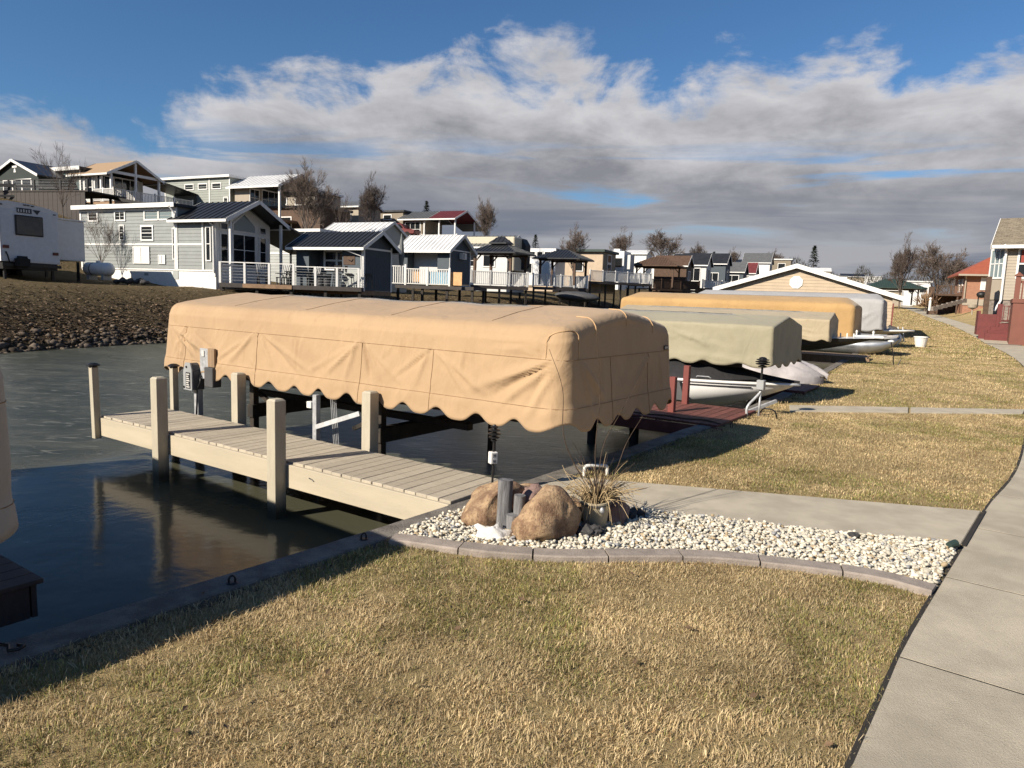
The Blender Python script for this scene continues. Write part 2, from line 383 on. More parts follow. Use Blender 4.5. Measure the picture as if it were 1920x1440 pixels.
# open water and thin ice
m, t, p, o = base('water')
ox, oy, oz = sep(t, o)
i0, i1 = G(0, 897, -.55), G(300, 824, -.55); e_ = (i1-i0).normalized(); nn = Vector((-e_.y, e_.x, 0))
wob = nz(t, o, .9, 5, .6, .5) - .5; wob2 = nz(t, o, .35, 4, .6) - .5
n3_ = nz(t, mapping(t, o, (1,2.5,1)), 4, 5, .65)
ice = ((ox - i0.x)*nn.x + (oy - i0.y)*nn.y + wob*1.6 + (n3_ - .5)*.5).step(-.35, .45)
ice2 = ((ox + .38)*.565 + (oy - 5.89)*.825 + wob*1.1 - 1.9).step(-.05, .25)
ice = ice.max(ice2)
n1 = nz(t, mapping(t, o, (.5,1.1,1)), 1.2, 6, .62, .6); n2 = nz(t, mapping(t, o, (1.0,3.2,1)), 2.4, 6, .66, .9); n3 = nz(t, o, 14, 4, .6)
ci = mixc(t, n1.step(.35,.68), (.032,.034,.020), (.064,.065,.044)); ci = mixc(t, n2.step(.54,.68)*.75, ci, (.19,.19,.155))
lnk(t, mixc(t, ice, (.062,.062,.042), ci), p.inputs['Base Color'])
lnk(t, ice*(n1*.20 + .10) + .14, p.inputs['Roughness']); p.inputs['IOR'].default_value = 1.32
w1 = nz(t, o, 1.6, 3, .5); w2 = nz(t, o, 9, 3, .5)
hgt_ = (w1*.014 + w2*.0022)*(ice*-1.0 + 1.0) + (n1*.022 + n2*.020 + n3*.004)*ice
bumpn(t, p, hgt_, 1.0, .75); lnk(t, ice*.28 + .22, p.inputs['Specular IOR Level'])

# ------------------------------------------------------------------ setting
WATER = -.55
WALL = catmull([(-14,-12.3,0),(-9,-5.66,0),(-2.35,3.13,0),(-.86,5.07,0),(.36,6.72,0),(2.05,9.05,0),(4.67,12.81,0),(8.52,19.3,0),(20.5,40.5,0),(40,78,0),(56,112,0),(76,155,0),(130,270,0)], lambda p: .35 if p.length < 25 else 2.5)
WALK = catmull([(-9.6,-11.2,0),(-2.4,-2.4,0),(1.38,2.6,0),(2.05,3.5,0),(2.82,4.45,0),(4.33,6.29,0),(7.44,10.13,0),(17.4,24.1,0),(26.5,39.5,0),(36,58,0),(45,78,0),(60.5,112,0),(80,155,0),(134,270,0)], lambda p: .35 if p.length < 25 else 2.0)
_wy = np.array([p.y for p in WALL]); _wx = np.array([p.x for p in WALL]); _sy = np.array([p.y for p in WALK]); _sx = np.array([p.x for p in WALK])
def wall_x(y): return np.interp(y, _wy, _wx)
def walk_x(y): return np.interp(y, _sy, _sx)
def zr(x, y):                                   # level of the near bank
    z = max(0, y-42)*.033 if y < 120 else 2.574 + (y-120)*.01
    s = (x - float(walk_x(y)) - 2.1)*.86
    k = smooth01(y, 28, 46)
    return z + k*(smooth01(s, .3, 6.5)*1.75 + max(0, s-6.5)*.05)
# near bank: strips from the seawall outwards
mb = MB(); offs = [0,.3,.8,1.4,2,2.6,3.2,3.8,4.4,5,5.6,6.3,7.2,8.2,9.4,11,13,16,20,26,36,60,110,220]; rows = []
for i, p in enumerate(WALL):
    a, b = WALL[max(i-1,0)], WALL[min(i+1,len(WALL)-1)]; d = (b-a).normalized(); nrm = Vector((d.y, -d.x, 0))
    r = []
    for o_ in offs:
        q_ = p + nrm*(o_ + .02); r.append((q_.x, q_.y, zr(q_.x, q_.y) - (.0 if o_ else .05)))
    rows.append(r)
mb.grid([list(reversed(r)) for r in rows]); struct(tag(mb.build('lawn_ground', 'lawn', smooth=True), 'winter lawn of straw coloured grass along the canal', 'lawn'))
# seawall
wt = thing('seawall', 'low weathered concrete seawall curving along the edge of the near lawn', 'seawall')
mb = MB(); prof = [(.03,-.06),(.03,.012),(.02,.022),(-.185,.022),(-.20,.008),(-.20,-.13),(-.13,-.14),(-.13,-1.6)]; R_ = []
for i, p in enumerate(WALL):
    a, b = WALL[max(i-1,0)], WALL[min(i+1,len(WALL)-1)]; d = (b-a).normalized(); nrm = Vector((d.y, -d.x, 0)); z0 = zr(p.x, p.y)
    R_.append([tuple(p + nrm*o_ + Vector((0,0, z0 + h + .006*mnoise.noise(p*3+Vector((o_,h,0)))*(h > -1)))) for o_, h in prof])
mb.grid(R_); auto_smooth(mb.build('cap', 'concrete_wall', wt), 30)
# water, ice
mb = MB(); mb.add([(-300,-60,WATER),(300,-60,WATER),(300,400,WATER),(-300,400,WATER)], [(0,1,2,3)]); wo_ = mb.build('pond_water', 'water'); struct(wo_)
# far bank
SHORE = catmull([(-34,-30,0),(-22,4,0),(-16.4,22.6,0),(-14.3,28.7,0),(-10.6,34.0,0),(-6.2,40.0,0),(-1.2,48.0,0),(4,58.5,0),(11,74,0),(20,95,0),(34,130,0),(50,172,0),(100,300,0)], 1.0)
def bank_z(d, y):
    if d < 0: return WATER + d*.35
    pr = [(0,WATER),(.5,-.25),(1.3,.05),(3,.72),(5,1.42),(6.5,1.66),(10,1.74),(14,2.0),(18,2.6),(24,5.0),(30,7.2),(40,8.8),(80,10),(300,16)]
    for (a, za), (b, zb) in zip(pr, pr[1:]):
        if d <= b: return za + (zb-za)*(d-a)/(b-a)
    return 16
def bank_at(x, y):                              # height of the far bank under a point
    best = min(range(len(SHORE)-1), key=lambda i: (SHORE[i].x-x)**2 + (SHORE[i].y-y)**2)
    a, b = SHORE[max(best-1,0)], SHORE[min(best+1,len(SHORE)-1)]; d = (b-a).normalized()
    s = (Vector((x,y,0))-SHORE[best]).dot(Vector((-d.y, d.x, 0))); return bank_z(s, y)
mb = MB(); R_ = []; offs = [-2,-.6,-.15,.15,.5,.9,1.3,1.8,2.4,3,3.7,4.4,5.2,6,7,8.5,10,12,14,16,18,21,24,27,30,35,40,55,80,150,300]
for i, p in enumerate(SHORE):
    a, b = SHORE[max(i-3,0)], SHORE[min(i+3,len(SHORE)-1)]; d = (b-a).normalized(); nrm = Vector((-d.y, d.x, 0)); r = []
    for o_ in offs:
        q_ = p + nrm*o_; n_ = mnoise.fractal(Vector((q_.x*.5,q_.y*.5,0)), 1, 2, 3)*.10*min(1,abs(o_)) ; r.append((q_.x + n_, q_.y, bank_z(o_, q_.y) + n_))
    R_.append(r)
mb.grid(R_); struct(tag(mb.build('far_bank', 'bank', smooth=True), 'leaf strewn grassy bank on the far side of the canal'))
# distant ground out to the horizon
mb = MB(); mb.add([(-1500,290,3.5),(1500,290,3.5),(1500,2500,12),(-1500,2500,12)], [(0,1,2,3)]); struct(mb.build('distant_ground', 'bank'))
# sidewalk slabs with open joints
sw = ob('sidewalk', None); struct(sw)
acc = 0; L_ = [0]
for a, b in zip(WALK, WALK[1:]): L_.append(L_[-1] + (b-a).length)
L_ = np.array(L_); WX = np.array([p.x for p in WALK]); WYY = np.array([p.y for p in WALK])
def walk_pt(s):
    x, y = np.interp(s, L_, WX), np.interp(s, L_, WYY); x1, y1 = np.interp(s+.2, L_, WX), np.interp(s+.2, L_, WYY)
    d = Vector((x1-x, y1-y, 0)).normalized(); return Vector((x, y, 0)), Vector((d.y, -d.x, 0))
j0 = min(range(0, 4000), key=lambda k: (walk_pt(k*.01)[0] - Vector((2.05,3.5,0))).length)*.01
def slab(s0, s1, W, name, n=6, th=.12):
    up, dn = [], []
    for k in range(n+1):
        p, nr = walk_pt(s0 + (s1-s0)*k/n)
        for o_ in (0, W*.5, W):
            q_ = p + nr*(o_ + .012); up.append((q_.x, q_.y, zr(p.x + nr.x*W*.5, p.y) + .018)); dn.append((q_.x, q_.y, up[-1][2]-th))
    m_ = MB(); c3 = 3
    m_.add(up + dn, [(k*c3+j, k*c3+j+1, (k+1)*c3+j+1, (k+1)*c3+j) for k in range(n) for j in range(2)] +
           [(0, len(up), len(up)+1, 1), (1, len(up)+1, len(up)+2, 2)] + [(n*c3+1, len(up)+n*c3+1, len(up)+n*c3, n*c3), (n*c3+2, len(up)+n*c3+2, len(up)+n*c3+1, n*c3+1)] +
           [(k*c3+3, len(up)+k*c3+3, len(up)+k*c3, k*c3) for k in range(n)] + [(k*c3+2, len(up)+k*c3+2, len(up)+k*c3+5, k*c3+5) for k in range(n)])
    o = m_.build(name, 'concrete_walk', sw); return o
WALK_W, SLAB = 1.75, 1.47
k0 = -int(j0/SLAB) + 1
smax = L_[-1]*.55; s = j0 + k0*SLAB; cnt = 0
while s < smax:
    stp = SLAB if cnt < 60 else SLAB*4
    slab(s+.009, s+stp-.009, WALK_W, 'slab', 4); s += stp; cnt += 1
mb = MB(); R_ = []
for k in range(0, int(smax/1.0)):
    p, nr = walk_pt(k*1.0); z0 = zr(p.x+nr.x*.9, p.y) + .0138
    R_.append([(p.x - nr.x*.015, p.y - nr.y*.015, z0+.002), (p.x + nr.x*(WALK_W+.04), p.y + nr.y*(WALK_W+.04), z0+.002)])
mb.grid([list(reversed(r)) for r in R_]); mb.build('joint_bed', 'joint', sw)
# path across the lawn to the first dock: three slabs
path = ob('dock_path', None); struct(path)
TL, TR, BL, BR = Vector((.52,7.02,0)), Vector((4.30,6.27,0)), Vector((.02,6.20,0)), Vector((3.50,5.29,0))
cuts = [(0,0), (.36,.375), (1,1)]
cuts = [(0,0), (.40,.33), (1,1)]
for (a0, b0), (a1, b1) in zip(cuts, cuts[1:]):
    g_ = .0016
    P = [BL.lerp(BR, b0+g_), BL.lerp(BR, b1-g_), TL.lerp(TR, a1-g_), TL.lerp(TR, a0+g_)]
    MB().prism([(p.x, p.y, -.09) for p in P], (0,0,.112)).build('slab', 'concrete', path, bevel=.006)
mb = MB(); mb.add([(p.x, p.y, .006) for p in (BL, BR, TR, TL)], [(0,1,2,3)]); mb.build('joint_bed', 'joint', path)
ej = (TR-BR).normalized(); en = Vector((ej.y, -ej.x, 0)); MB().prism([tuple(BR+en*.004), tuple(BR+en*.034), tuple(TR+en*.034), tuple(TR+en*.004)], (0,0,.028)).build('expansion_joint', 'joint', path)
# path to the second dock
path2 = ob('dock_path', None); struct(path2)
P = [(4.78,12.05),(9.25,12.72),(9.72,13.32),(5.05,12.78)]
mid = lambda a, b, k: (a[0]+(b[0]-a[0])*k, a[1]+(b[1]-a[1])*k)
for k0_, k1_ in ((0,.495),(.505,1)):
    q_ = [mid(P[0],P[1],k0_), mid(P[0],P[1],k1_), mid(P[3],P[2],k1_), mid(P[3],P[2],k0_)]
    MB().prism([(x, y, -.08) for x, y in q_], (0,0,.105)).build('slab', 'concrete', path2, bevel=.006)
# ------------------------------------------------------------------ dock in the foreground
RZ = math.atan2(-.565, .825); O1 = Vector((-.38, 5.89, 0))
dock = thing('dock', 'cream painted wooden dock with square posts beside the big tan boat cover', 'dock', O1, RZ)
rnd = random.Random(3)
bw, gap_ = .131, .007; x = -6.20; boards = []
bm_ = MB().c((0,0,0), (bw, .90, .036)).mesh('board', 'dock_paint', bevel=.004)
while x < -.16:
    o = ob('board', bm_, dock, (x + bw/2, .445 + rnd.uniform(-.006,.006), .012 + rnd.uniform(-.002,.002)), (rnd.uniform(-.004,.004), rnd.uniform(-.006,.006), rnd.uniform(-.004,.004)))
    x += bw + gap_
MB().b(-6.22, -.13, -.045, -.004, -.235, .006).build('fascia', 'dock_fascia', dock, bevel=.004)
MB().b(-6.22, -.13, .895, .935, -.235, .004).build('fascia', 'dock_fascia', dock, bevel=.004)
MB().b(-6.265, -6.222, -.04, .93, -.235, .012).build('fascia', 'dock_fascia', dock, bevel=.004)
for yy in (.3, .6): MB().b(-6.2, -.15, yy-.02, yy+.02, -.2, -.012).build('joist', 'dock_fascia', dock)
def sq_post(x, y, w, z0, z1, cap, parent, mat='post_paint', rot=0, tilt=(0,0)):
    h = w/2; c = .35*w
    m_ = MB().b(-h, h, -h, h, z0, z1-.02); m_.v = m_.v
    m_.add([(-h,-h,z1-.02),(h,-h,z1-.02),(h,h,z1-.02),(-h,h,z1-.02),(-h*.72,-h*.72,z1),(h*.72,-h*.72,z1),(h*.72,h*.72,z1),(-h*.72,h*.72,z1)], [(0,1,5,4),(1,2,6,5),(2,3,7,6),(3,0,4,7),(4,5,6,7)])
    p = m_.build('post', mat, parent, bevel=.003, loc=(x, y, 0), rot=(tilt[0], tilt[1], rot))
    if cap:
        MB().lathe([(w*.62,z1-.03),(w*.62,z1-.012),(w*.95,z1-.008),(w*.95,z1+.006),(w*.5,z1+.03),(.001,z1+.036)], 12).build('lamp_cap', 'black_plastic', p, smooth=False)
    return p
sq_post(-6.20, -.075, .085, -.27, .71, True, dock, tilt=(0,-.03)); sq_post(-6.16, 1.0, .085, -1.2, .64, True, dock)
sq_post(-4.56, -.112, .135, -1.5, .71, False, dock); sq_post(-2.36, -.112, .135, -1.5, .69, False, dock)
sq_post(-4.62, 1.004, .135, -1.5, .68, False, dock); sq_post(-2.16, 1.004, .135, -1.5, .69, False, dock)
MB().tube([(-1.93,-.05,-.075),(-1.89,-.053,-.08),(-1.86,-.05,-.095)], .006, 5).build('hook', 'black_metal', dock)

# ------------------------------------------------------------------ boat canopies
def canopy(parent, mat, x0, x1, y0, y1, zb, ze, zt, r=.15, rc=.13, hip=.45, power=1.3, lam=.5, amp=.10, wr=.018, seam=.27, folds=(), seed=0, res=.05, vseams=(), lean=0., frac=1.0, hem=.2, sag=.0):
    cx, cy, a, b = (x0+x1)/2, (y0+y1)/2, (x1-x0)/2, (y1-y0)/2
    def per(i):
        aa, bb, cc = a-i, b-i, max(rc-i, .0); bb = max(bb, 0); aa = max(aa, a-b)
        cc = min(cc, bb); P = []
        nL, nW, nc = int(2*a/res), int(2*b/res), 7
        segs = [((-aa+cc,-bb),(aa-cc,-bb),nL),((aa-cc,-bb+cc),-90,nc),((aa,-bb+cc),(aa,bb-cc),nW),((aa-cc,bb-cc),0,nc),((aa-cc,bb),(-aa+cc,bb),nL),((-aa+cc,bb-cc),90,nc),((-aa,bb-cc),(-aa,-bb+cc),nW),((-aa+cc,-bb+cc),180,nc)]
        for p0, p1, n in segs:
            for k in range(n):
                u = k/n
                if isinstance(p1, tuple): P.append((cx+p0[0]+(p1[0]-p0[0])*u, cy+p0[1]+(p1[1]-p0[1])*u))
                else:
                    an = rad(p1+90*u); P.append((cx+p0[0]+cc*math.cos(an), cy+p0[1]+cc*math.sin(an)))
        return P
    def ztop(x, y):
        v = min(1, abs(y-cy)/b); e = min(x-x0, x1-x); k = 1 if not hip else smooth01(e, -.05, hip)
        zz = ze + (zt-ze)*(1-v**power)*k
        if sag: zz -= sag*(.5-.5*math.cos(2*math.pi*(x-x0)/1.5))*(1-v)*1.0
        return zz + .006*mnoise.fractal(Vector((x*1.7, y*1.7, seed)), 1, 2, 3)
    outer = per(0); n = len(outer); S_ = [0]
    for k in range(n): S_.append(S_[-1] + math.dist(outer[k], outer[(k+1)%n]))
    T = S_[-1]; nrm = []
    for k in range(n):
        p, q = outer[k-1], outer[(k+1)%n]; d = Vector((q[0]-p[0], q[1]-p[1])).normalized(); nrm.append((d.y, -d.x))
    nt = max(1, round(T/lam))
    zbot = lambda s: zb + amp*(1+.35*mnoise.noise(Vector((s*1.9, seed+9, 0))))*(.5+.5*math.cos(2*math.pi*nt*s/T + 1.1*mnoise.noise(Vector((s*.9, seed+4, 0)))))**1.7 + .018*mnoise.noise(Vector((s*1.3, seed, 0)))
    zs = ze - seam
    def disp(s, z):
        k = smooth01(zs - z, -.02, .25); kk = .25 + .75*k
        t_ = (zs - z)
        d = wr*kk*(mnoise.fractal(Vector((s*2.1 + t_*.9*math.sin(s*1.7), t_*1.1, seed+3)), 1, 2.1, 3) + .75*mnoise.ridged_multi_fractal(Vector((s*1.3 + t_*1.2, t_*.8 + s*.25, seed)), 1, 2, 3, 1, 2)*.6 - .5)
        d += .012*smooth01(zb+hem-z, -.04, .05)
        for (s0, z0, s1, z1, w, am) in folds:
            L = math.hypot(s1-s0, z1-z0); ux, uz = (s1-s0)/L, (z1-z0)/L; ps, pz = s-s0, z-z0; al = (ps*ux+pz*uz)/L
            if -.1 < al < 1.1:
                w2 = w*(.55+.7*max(0,al)); dd = (ps*-uz + pz*ux)/w2; dd = dd*1.8 if dd > 0 else -dd
                if dd < 3.5: d += am*(math.exp(-dd*dd*.9))*smooth01(al, -.1, .2)*(1-smooth01(al, .45, 1.1))
        return d + lean*(ze-z)
    def pos(k, z):
        p, m_ = outer[k%n], nrm[k%n]; d = disp(S_[k%n], z); return (p[0]+m_[0]*d, p[1]+m_[1]*d, z)
    rowsP = []; ins = [b*.9999] + [b - (b-r)*u for u in (.25,.5,.75,.9)] + [r*(1-math.sin(rad(an))) for an in (0,18,36,54,70,82)]
    for i in ins:
        R_ = []
        for (x, y) in per(i):
            drop = (r - math.sqrt(max(0, r*r-(r-i)**2))) if i < r else 0
            R_.append((x, y, ztop(x, y) - drop))
        rowsP.append(R_)
    nv = 16 if res > .045 else 30
    for j in range(nv+1):
        u = j/nv; R_ = []
        for k in range(n):
            x, y = outer[k]; z1 = ztop(x, y) - r; z = z1 + (zbot(S_[k]) - z1)*u; R_.append(pos(k, z))
        rowsP.append(R_)
    mb = MB(); off = 0; V = [p for R_ in rowsP for p in R_]; rr = len(rowsP)
    Fc = [(i*n+k, (i+1)*n+k, (i+1)*n+(k+1)%n, i*n+(k+1)%n) for i in range(rr-1) for k in range(n)]
    mb.add(V, Fc); cov = mb.build('cover', mat, parent, smooth=True)
    sub = cov.modifiers.new('thickness', 'SOLIDIFY'); sub.thickness = .006; sub.offset = -1
    def ring(zf, nm, rr_=.0028):
        pts_ = [pos(k, zf(S_[k])) for k in range(0, n, 2)]; pts_.append(pts_[0])
        pts_ = [(p[0]+nrm[(2*i)%n][0]*.003, p[1]+nrm[(2*i)%n][1]*.003, p[2]) for i, p in enumerate(pts_)]
        MB().tube(pts_, rr_, 4, False).build(nm, 'seam_tan', cov)
    def surf(k, an):
        i = r*(1-math.sin(rad(an))); x, y = per(i)[k%n]; d = disp(S_[k%n], ztop(x,y)-r) if an > 70 else 0; m_ = nrm[k%n]; return Vector((x + m_[0]*(.004+d), y + m_[1]*(.004+d), ztop(x, y) - (r - math.sqrt(max(0, r*r-(r-i)**2))) + .004*math.cos(rad(an))))
    info = dict(surf=surf, n=n, S=S_, pos=pos, nrm=nrm, zs=zs, outer=outer, ztop=ztop, cover=cov, zbot=zbot, T=T)
    if seam and vseams is not None:
        ring(lambda s: zs, 'seam'); ring(lambda s: zb+hem, 'hem')
        for sv in vseams:
            k = min(range(n), key=lambda q_: abs(S_[q_]-sv))
            pts_ = []
            for j in range(15):
                z = zs + (zbot(S_[k])+.01-zs)*j/14; p = pos(k, z); pts_.append((p[0]+nrm[k][0]*.003, p[1]+nrm[k][1]*.003, z))
            MB().tube(pts_, .0028, 4, False).build('seam', 'seam_tan', cov)
    return info
def lift_frame(parent, x0, x1, y0, y1, zt, beams=True, mat='lift_steel', xs=None):
    xs = xs or (x0+.3*(x1-x0), x1-.3*(x1-x0))
    for X_ in xs:
        for Y_ in (y0+.12, y1-.12):
            MB().b(X_-.045, X_+.045, Y_-.045, Y_+.045, -1.6, zt).build('lift_post', mat, parent, bevel=.004)
        MB().b(X_-.06, X_+.06, y0+.05, y1-.05, .02, .2).build('cross_beam', mat, parent, bevel=.005)
    for Y_ in (y0+.12, y1-.12): MB().b(x0+.35, x1-.35, Y_-.03, Y_+.03, zt-.1, zt).build('side_beam', mat, parent, bevel=.004)
    if beams:
        for Y_ in (y0+.7, y1-.7): MB().b(xs[0]-.7, xs[1]+.9, Y_-.05, Y_+.05, .205, .29).build('bunk', mat, parent, bevel=.005)

c1 = thing('boat_canopy', 'big tan canvas boat lift cover with scalloped hem beside the cream dock', 'boat canopy', O1, RZ)
Lc = 6.62+.16-.02
rf_ = random.Random(19); foldsA = []; ZS = 1.215
panels = [0, .45, 2.12, 4.05, 5.15, 6.72]
for a_, b_ in zip(panels, panels[1:]):                                      # tension folds fan out from the seam corners
    wd_ = b_-a_
    for s0, sg in ((a_, 1), (b_, -1)):
        for k in range(4):
            dx_ = sg*wd_*rf_.uniform(.12,.75); foldsA.append((s0+sg*rf_.uniform(.0,.09), ZS-.01, s0+dx_, ZS-rf_.uniform(.35,.62), rf_.uniform(.022,.04), rf_.uniform(.012,.030)*rf_.choice((1,1,-1))))
    for k in range(int(wd_*7)): s0 = rf_.uniform(a_, b_); foldsA.append((s0, ZS-.005, s0+rf_.uniform(-.10,.10), ZS-rf_.uniform(.08,.24), rf_.uniform(.012,.022), rf_.uniform(.006,.013)))
    for k in range(int(wd_*8)): s0 = rf_.uniform(a_, b_); foldsA.append((s0, .735, s0+rf_.uniform(-.07,.07), .735-rf_.uniform(.06,.16), rf_.uniform(.012,.02), rf_.uniform(.005,.011))); foldsA.append((s0+.03, .745, s0+rf_.uniform(-.1,.1), .745+rf_.uniform(.08,.2), rf_.uniform(.012,.02), rf_.uniform(.004,.010)))
foldsA += [(6.66,1.19,5.55,.80,.06,.034),(6.70,1.18,6.0,.66,.05,.03),(6.72,1.17,6.4,.60,.04,.026),(6.62,1.34,5.9,1.27,.022,.016),(6.62,1.28,5.8,1.24,.018,.014),(6.6,1.38,5.7,1.36,.02,.012),(6.98,1.18,7.5,.75,.04,.035),(6.96,1.18,7.2,.6,.035,.03),(8.6,1.2,8.1,.75,.045,.03),(8.9,1.2,9.0,.7,.04,.02),
  (.12,1.21,1.15,.82,.05,.055),(.08,1.21,.9,.70,.04,.04),(.05,1.21,.5,.62,.035,.03)]
ci = canopy(c1, 'canvas_tan', -6.68, .24, 1.2, 3.82, .50, 1.51, 1.72, r=.13, rc=.15, hip=0, power=1.3, lam=.485, amp=.10, wr=.016, seam=.30, folds=foldsA, seed=1, res=.026, vseams=(.45, 2.12, 4.05, 5.15, 7.6, 8.55), lean=.09, hem=.24, sag=.02)
cov1 = ci['cover']
for xs_ in (-5.2, -3.7, -2.2, -.75):
    MB().tube([(xs_ + .01*math.sin(k), 1.36+2.3*k/24, ci['ztop'](xs_, 1.36+2.3*k/24)+.0015) for k in range(25)], .003, 4, False).build('roof_seam', 'seam_tan', cov1)
# curved piping where the top folds over the shoreward end, and round the corner pocket
for yy in (1.8, 2.5, 3.2):
    k = min(range(ci['n']), key=lambda q_: abs(ci['outer'][q_][0]-.24) + abs(ci['outer'][q_][1]-yy))
    P_ = [ci['surf'](k, an) for an in range(8, 91, 8)]; MB().tube([P_[0]+Vector((-.12,0,.004))] + P_ + [P_[-1]+Vector((.004,0,-.05))], .0055, 6).build('piping', 'piping', cov1)
kc = min(range(ci['n']), key=lambda k: abs(ci['outer'][k][0]-(.24-.044)) + abs(ci['outer'][k][1]-(1.2+.044)))
P_ = []
def sk(k, z): p = ci['pos'](k, z); m_ = ci['nrm'][k%ci['n']]; return Vector((p[0]+m_[0]*.004, p[1]+m_[1]*.004, z))
zE = 1.51-.13
for j in range(6): P_.append(sk(kc-6, ci['zs'] + (zE-ci['zs'])*j/6))
P_ += [ci['surf'](kc-6, 78), ci['surf'](kc-5, 62), ci['surf'](kc-3, 50), ci['surf'](kc, 46), ci['surf'](kc+3, 50), ci['surf'](kc+5, 62), ci['surf'](kc+6, 78)]
for j in range(6): P_.append(sk(kc+6, zE + (ci['zs']-zE)*j/5))
MB().tube(catmull(P_, .02), .005, 5).build('piping', 'piping', cov1)
tg = MB().b(.270, .278, 3.52, 3.65, 1.225, 1.275).build('maker_tag', 'ink', cov1)
for j in range(3): MB().b(.278, .280, 3.538+j*.036, 3.562+j*.036, 1.236, 1.262).build('lettering', 'tag_white', tg)
lift1 = thing('boat_lift', 'dark steel boat lift frame under the big tan cover', 'boat lift', O1, RZ)
lift_frame(lift1, -6.4, .1, 1.25, 3.75, .62, xs=(-4.8, -2.35), beams=True)
MB().bar((-4.8,1.45,.35),(-4.25,1.45,.1),.05,.05).build('brace', 'lift_steel', lift1); MB().bar((-2.35,1.45,.35),(-2.9,1.45,.1),.05,.05).build('brace', 'lift_steel', lift1)
MB().b(-3.215,-3.145,1.06,1.13,-1.3,.53).build('winch_post', 'galv', lift1, bevel=.004)
MB().b(-3.30,-3.22,1.04,1.10,.36,.44).build('bracket', 'white_plastic', lift1, bevel=.004)
MB().bar((-3.14,1.05,.14),(-2.38,1.05,.40),.02,.055).build('diagonal_brace', 'alu', lift1)
for k in range(4): MB().tube([(-3.05+.03*k,1.2,.55),(-2.98+.03*k,1.2,-.1)], .006, 5).build('cable', 'galv', lift1)
# hoist control post
hp = thing('hoist_control', 'grey hoist motor box on a galvanised post at the end of the cream dock', 'hoist control', O1, RZ)
MB().b(-5.76,-5.66,1.06,1.14,-1.2,.40).build('post', 'galv', hp, bevel=.004)
m_ = MB().prism([(-5.87,.97,.33),(-5.66,.97,.33),(-5.66,.97,.62),(-5.70,.97,.72),(-5.82,.97,.72),(-5.87,.97,.60)], (0,.025,0)); fp = m_.build('face_plate', 'grey_box', hp, bevel=.004)
MB().b(-5.865,-5.655,.996,1.17,.335,.60).build('motor_housing', 'grey_dark', hp, bevel=.012)
MB().tube([(-5.76,.996,.62),(-5.76,1.15,.62)], .095, 14).build('drum', 'grey_dark', hp)
pn = MB().b(-5.80,-5.69,.966,.9695,.355,.585).build('panel', 'ink', hp)
for j in range(7): MB().b(-5.785,-5.705-.012*(j%3),.9635,.9655,.37+.03*j,.387+.03*j).build('lettering', 'tag_white', pn)
for (a_, b_) in ((-5.78,.66),(-5.845,.37)): MB().tube([(a_,.962,b_),(a_,.9695,b_)], .017, 10).build('knob', 'black_plastic', hp)
MB().b(-5.66,-5.46,1.10,1.13,.50,.93).build('meter_plate', 'galv', hp, bevel=.004)
MB().b(-5.455,-5.30,1.09,1.13,.68,.94).build('wood_board', 'wood_old', hp, bevel=.004)
MB().b(-5.50,-5.30,1.06,1.20,.40,.675).build('switch_box', 'grey_dark', hp, bevel=.008)
MB().b(-5.60,-5.54,1.088,1.099,.82,.90).build('label', 'tag_white', hp)
MB().tube([(-5.62,1.08,.55),(-5.58,1.05,.45),(-5.66,1.05,.35),(-5.68,1.05,.1),(-5.70,1.05,-.1)], .009, 6).build('cable', 'black_plastic', hp, smooth=True)
# left neighbour: cream canopy and dark dock at the edge of the picture
OL = G(24, 1015, .46); OL.z = 0
cl_ = thing('boat_canopy', 'shaded cream canvas boat lift cover at the left edge of the picture', 'boat canopy', OL, RZ)
canopy(cl_, 'canvas_cream', -6.6, 0, -2.5, 0, .46, 1.44, 1.62, r=.12, rc=.1, hip=.45, lam=.6, amp=.07, wr=.016, seam=.25, seed=8, res=.07, vseams=(2,4), lean=.045)
for o in list(cl_.children): o.rotation_euler = (0, .045, 0)
ll = thing('boat_lift', 'dark steel lift frame under the cream cover at the left edge', 'boat lift', OL, RZ); lift_frame(ll, -6.2, -.2, -2.4, -.1, .5)
bd = thing('dock', 'dark brown dock platform at the left edge of the picture', 'dock', G(82,1084,0), RZ)
for k in range(16): ob('board', bd.children[0].data if bd.children else MB().b(-.135,0,-1.6,0,-.03,0).mesh('board','brown_dock',bevel=.004), bd, (-.0-.141*k, 0, 0))
MB().b(-2.3,-.03,-.06,-.03,-.24,-.032).build('fascia', 'brown_dock', bd); MB().b(-.065,-.03,-1.6,-.07,-.24,-.032).build('fascia', 'brown_dock', bd)
MB().b(-.35,-.2,-.4,-.25,-1.5,-.035).build('leg', 'brown_dock', bd); MB().b(-2.1,-1.95,-.4,-.25,-1.5,-.035).build('leg', 'brown_dock', bd)
# mooring rings on the seawall, black cord
for j, (px, py) in enumerate(((435,1094),(682,1012),(887,947))):
    g_ = G(px, py, .02); rg = thing('mooring_ring', ('steel mooring ring on the seawall nearest the camera', 'steel mooring ring on the seawall between the grass and the dock', 'steel mooring ring on the seawall right beside the dock end')[j], 'mooring ring', g_, .55, 'mooring rings on the seawall')
    MB().tube([(-.018,0,-.02),(-.019,0,.03),(-.011,0,.045),(0,0,.05),(.011,0,.045),(.019,0,.03),(.018,0,-.02)], .0065, 7).build('ring', 'black_metal', rg, smooth=True)
    MB().lathe([(.034,-.004),(.034,.006),(.02,.01)], 12).build('base_plate', 'black_metal', rg)
g_ = G(22,1222,.03)
cdm = thing('cord_coil', 'black cord lying over the seawall at the lower left', 'cord', g_)
MB().tube([(-.3,.12,-.2),(-.2,.08,.03),(-.1,.02,.03),(-.03,.02,.02),(.0,-.02,.015),(.04,-.01,.02),(.045,.02,.02),(.01,.03,.02)], .009, 7).build('strand', 'black_plastic', cdm, smooth=True)

